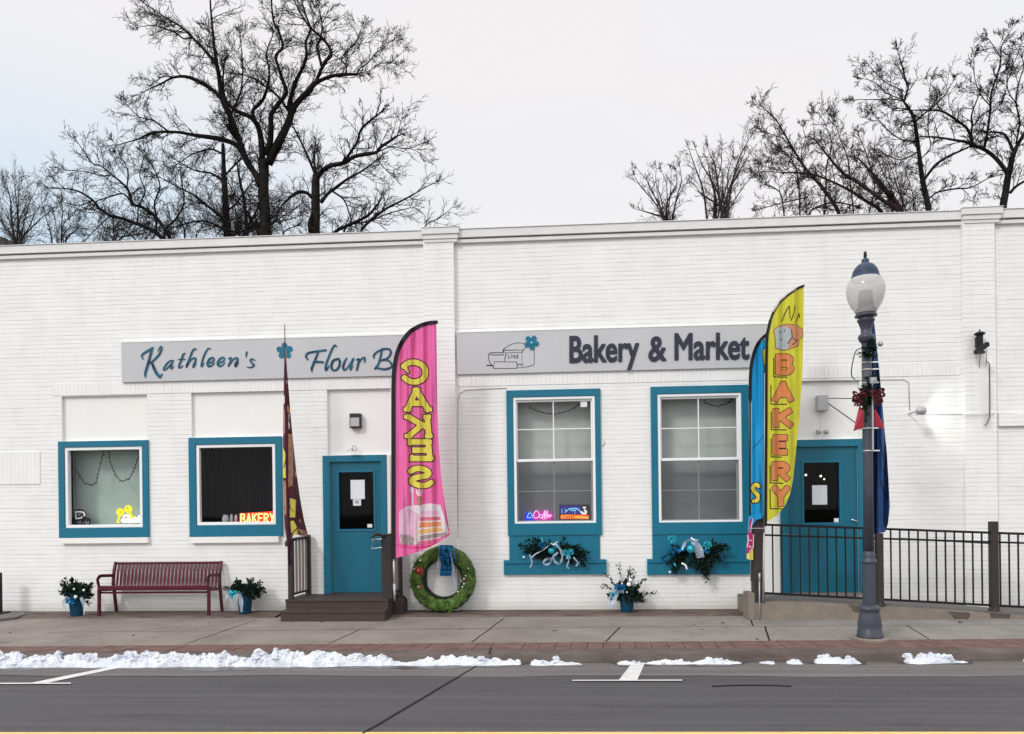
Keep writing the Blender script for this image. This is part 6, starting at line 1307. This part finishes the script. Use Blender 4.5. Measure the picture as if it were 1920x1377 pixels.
tree('bare_tree','slim straight dark trunk with drooping twiggy limbs left of the largest trunk',13,[[(426,441,6.5),(424,400,6),(422,360,5.5),(420,331,5),(419,300,4),(418,270,3)],[(420,415,3),(400,395,2.8),(383,382,2.4),(365,367,2),(348,358,1.5),(303,335,.9)],[(423,400,2.6),(440,385,2),(455,365,1.6),(470,345,1)],[(420,340,2.4),(395,325,2),(365,320,1.4),(330,300,.8)],[(421,330,2),(445,305,1.6),(465,290,1)],[(424,436,2.5),(400,420,2),(370,415,1.6),(330,425,1)],[(419,290,2),(395,280,1.5),(360,290,1),(330,310,.8)]],104,.21,.62,3,{3:4,2:4,1:3},up=.02)
tree('bare_tree','thin dark trunk with crossing branches just left of the largest trunk',12,[[(463,440,3.6),(461,410,3.2),(458,375,2.8),(450,340,2.4),(446,315,1.8)],[(459,440,2.2),(470,415,2),(482,392,1.6),(490,360,1)],[(484,440,2.2),(474,420,2),(465,400,1.6),(448,380,1.2)],[(459,385,1.5),(440,365,1.3),(430,345,1)],[(462,425,1.4),(445,405,1.2),(438,380,1)]],105,.24,.7,2,{2:4,1:3})
tree('bare_tree','low wide bare tree whose branches arch far out to the left',11,[[(303,447,3.8),(280,430,3.4),(251,418,3.2),(225,409,3),(209,406,2.8),(195,397,2.6),(185,390,2.6),(174,376,2.2),(153,362,1.8),(136,356,1.4),(112,353,1),(94,352,.6)],
 [(318,446,3.6),(306,426,3.2),(293,408,3),(275,394,2.8),(261,387,2.6),(250,384,2.8),(245,372,2.4),(240,356,2),(225,340,1.8),(209,328,1.6),(190,312,1.3),(174,307,1.2),(158,285,.9),(146,268,.6)],
 [(248,384,1.6),(232,364,1.5),(210,368,1.3),(185,376,1)],[(209,328,1.2),(190,330,1),(160,322,.8),(130,320,.5)],[(293,408,1.8),(290,380,1.6),(300,350,1.3),(290,320,1),(270,290,.7)],[(310,432,2),(330,410,1.8),(345,380,1.4),(340,340,1)],[(174,376,1.2),(150,385,1),(120,380,.7)],[(238,350,1.2),(240,320,1),(225,290,.8),(215,270,.5)],[(210,406,1.2),(190,420,1),(170,440,.8)],[(260,387,1.3),(272,360,1.2),(262,330,1),(268,300,.7)]],106,.19,.55,3,{3:4,2:3,1:3},up=.035)
def bush(label,Y,stems,seed,every=.16,ln=.6,m='twigg',lvl=2,sp={2:4,1:3}):
    return tree('bare_shrub',label,Y,stems,seed,every,ln,lvl,sp,m,m,.06,'leafless shrubs beyond the roof',.010,.06,'shrub')
def fan(x0,x1,yb,tops,r=1.3):
    out=[]; n=len(tops); fr=random.Random(int(x0+yb))
    for i,(tx,ty) in enumerate(tops):
        bx=x0+(x1-x0)*((i+.5)/n*.55+.45*fr.random()); r_=r*fr.uniform(.55,1.35); j=lambda:fr.uniform(-5,5); ty+=fr.uniform(-8,22); out.append([(bx,yb,r_*1.2),(bx+(tx-bx)*.3+j(),yb+(ty-yb)*.4,r_),(bx+(tx-bx)*.68+j(),yb+(ty-yb)*.74,r_*.7),(tx+j(),ty,.45)])
    return out
bush('fan of thin bare stems rising above the parapet at the far left',12,fan(22,48,455,[(-30,380),(-5,365),(8,350),(24,345),(33,335),(50,360),(66,352),(85,372),(108,375)],1.3),201,.17,.62)
bush('small thicket of bare stems right of the far left fan',13,fan(95,130,452,[(85,400),(100,390),(112,385),(125,392),(135,402),(150,408)],1.0),202,.17,.5)
bush('low line of bare twigs along the parapet under the arching tree',13,fan(150,330,449,[(165,420),(185,415),(205,425),(225,420),(245,428),(262,415),(285,425),(300,410),(320,420),(335,412)],.9),203,.10,.6)
bush('low twiggy undergrowth along the parapet below the largest tree',13,fan(330,570,442,[(335,395),(355,400),(375,390),(395,400),(440,400),(450,390),(475,405),(510,390),(520,385),(535,400),(550,395),(560,390),(570,400)],1.2),204,.10,.7)
bush('sparse bare bush standing alone over the middle of the parapet',11,fan(1240,1266,412,[(1187,330),(1200,320),(1212,325),(1226,318),(1245,312),(1262,318),(1272,312),(1280,320),(1290,330),(1188,400)],1.4),205,.24,.36)
bush('denser bare bush right of the lone one over the middle of the parapet',11.5,fan(1318,1392,408,[(1294,278),(1305,270),(1328,262),(1330,300),(1345,290),(1352,268),(1368,290),(1385,300),(1392,280),(1404,260),(1410,290),(1422,310),(1300,350)],1.8),206,.22,.40)
tree('bare_tree','dense tangle of slanting bare branches in the group of trees on the right',10.5,[[(1690,396,4.4),(1675,372,4),(1659,354,3.6),(1645,336,3),(1630,319,2.4),(1610,298,1.4)],[(1684,396,3.8),(1658,378,3.6),(1633,360,3.4),(1605,340,3),(1584,328,2.6),(1568,312,2.2),(1555,296,2),(1542,280,1.6),(1529,264,1.2)],
 [(1652,396,3.4),(1622,376,3),(1593,357,2.6),(1558,340,2.2),(1520,326,1.8),(1480,324,1.4),(1430,322,.8)],[(1572,398,3.6),(1555,370,3.2),(1540,350,3),(1525,333,2.6),(1510,316,2.3),(1493,290,1.9),(1478,264,1.6),(1466,243,1.3),(1455,225,1),(1438,208,.8),(1423,197,.5)],
 [(1500,402,1.6),(1498,350,1.5),(1490,310,1.2),(1470,285,1),(1440,262,.6)],[(1545,400,1.6),(1548,360,1.4),(1550,310,1.2),(1560,270,1),(1545,230,.6),(1536,215,.4)],[(1600,396,1.5),(1595,350,1.4),(1590,300,1.2),(1575,260,.8),(1565,225,.5)],[(1630,396,1.5),(1640,350,1.4),(1625,290,1),(1612,260,.6)],[(1470,403,1.4),(1462,360,1.2),(1430,345,.8),(1415,330,.5)],
 [(1480,316,1),(1460,320,.9),(1430,310,.6)],[(1488,285,1.1),(1470,262,.9),(1455,255,.7),(1428,246,.5)],[(1520,396,1.6),(1560,380,1.4),(1600,385,1.2)],[(1515,370,1.3),(1470,380,1.1),(1425,392,.7)],[(1508,318,1),(1502,290,.9),(1510,262,.7),(1505,240,.4)],[(1497,300,1),(1480,290,.8),(1450,300,.5)]],107,.16,.46,3,{3:4,2:4,1:3},'barkr','barkr',up=.03)
tree('bare_tree','upright bare tree with knobbly twigs in the middle of the group on the right',9.5,[[(1741,392,5.2),(1735,362,4.8),(1729,331,4.4),(1724,295,3.8),(1720,262,3.4),(1715,229,3),(1710,214,2.6),(1704,204,2.4),(1694,190,1.8)],
 [(1694,190,1.2),(1675,186,1),(1640,187,.9),(1607,187,.6)],[(1696,190,1.8),(1700,175,1.7),(1703,163,1.6),(1697,146,1.5),(1694,132,1.3),(1688,112,1),(1683,97,.6)],[(1732,338,2.8),(1752,312,2.6),(1773,296,2.2),(1799,284,1.8),(1822,273,1.4),(1842,264,1)],
 [(1717,228,1.8),(1735,212,1.6),(1752,198,1.4),(1767,184,1.2),(1777,170,1),(1786,155,.6)],[(1742,372,1.8),(1760,360,1.6),(1796,354,1.5),(1820,352,1.2),(1850,336,.9)],[(1694,170,1),(1670,160,.9),(1650,146,.8),(1632,125,.5)],[(1690,186,1),(1662,175,.9),(1640,155,.8),(1620,148,.5)],[(1721,265,1.3),(1690,262,1.1),(1660,240,.9),(1640,215,.6)],[(1722,285,1.2),(1690,300,1),(1660,290,.8)],[(1704,205,1),(1680,208,.9),(1665,200,.7)],[(1725,300,1.1),(1745,275,1),(1740,240,.8),(1745,150,.5)]],108,.18,.40,3,{3:4,2:4,1:3},up=.03)
tree('bare_tree','bare tree with forked trunk and long left reaching limbs at the right edge',9.0,[[(1881,386,6.5),(1886,358,6),(1890,330,5.6),(1895,310,5),(1901,287,4.2),(1910,268,3.6),(1922,248,3.2),(1940,215,2)],[(1890,328,4),(1880,312,3.8),(1866,296,3.5),(1848,282,3.3),(1825,272,3.2),(1810,266,2.8),(1796,264,2.4),(1760,258,1.8),(1723,256,1)],
 [(1824,272,2.6),(1820,255,2.5),(1812,240,2.4),(1797,228,2.2),(1781,217,2),(1768,210,1.8),(1750,207,1.6),(1706,207,.9)],[(1845,280,2.6),(1850,255,2.4),(1854,229,2.2),(1857,205,2),(1858,179,1.8),(1866,152,1.6),(1874,127,1.5),(1877,105,1.3),(1877,90,1.1),(1886,72,.8),(1895,57,.5)],[(1901,285,2.6),(1893,268,2.4),(1885,254,2.2),(1874,249,2),(1851,248,1.4)],
 [(1894,362,3),(1905,350,2.6),(1925,338,2),(1950,328,1)],[(1820,262,2),(1823,235,1.8),(1822,215,1.5),(1835,180,1)],[(1876,108,1),(1865,90,.9),(1852,72,.5)],[(1858,200,1.2),(1840,180,1),(1828,150,.8),(1826,110,.5)],[(1905,270,1.6),(1912,230,1.5),(1905,190,1.3),(1912,150,1.1),(1920,120,.8),(1905,90,.5)],[(1910,200,1.3),(1890,170,1),(1888,130,.7)],[(1872,140,.9),(1900,120,.8),(1915,80,.5)],[(1856,215,1.1),(1880,190,1),(1890,150,.7)]],109,.19,.40,3,{3:4,2:4,1:3},up=.03)
bush('reddish undergrowth of bare twigs between the two right hand trunks',12,fan(1640,1760,396,[(1600,330),(1625,310),(1640,290),(1665,300),(1680,330),(1700,310),(1712,340),(1730,350)],1.5),210,.15,.6,'barkr')
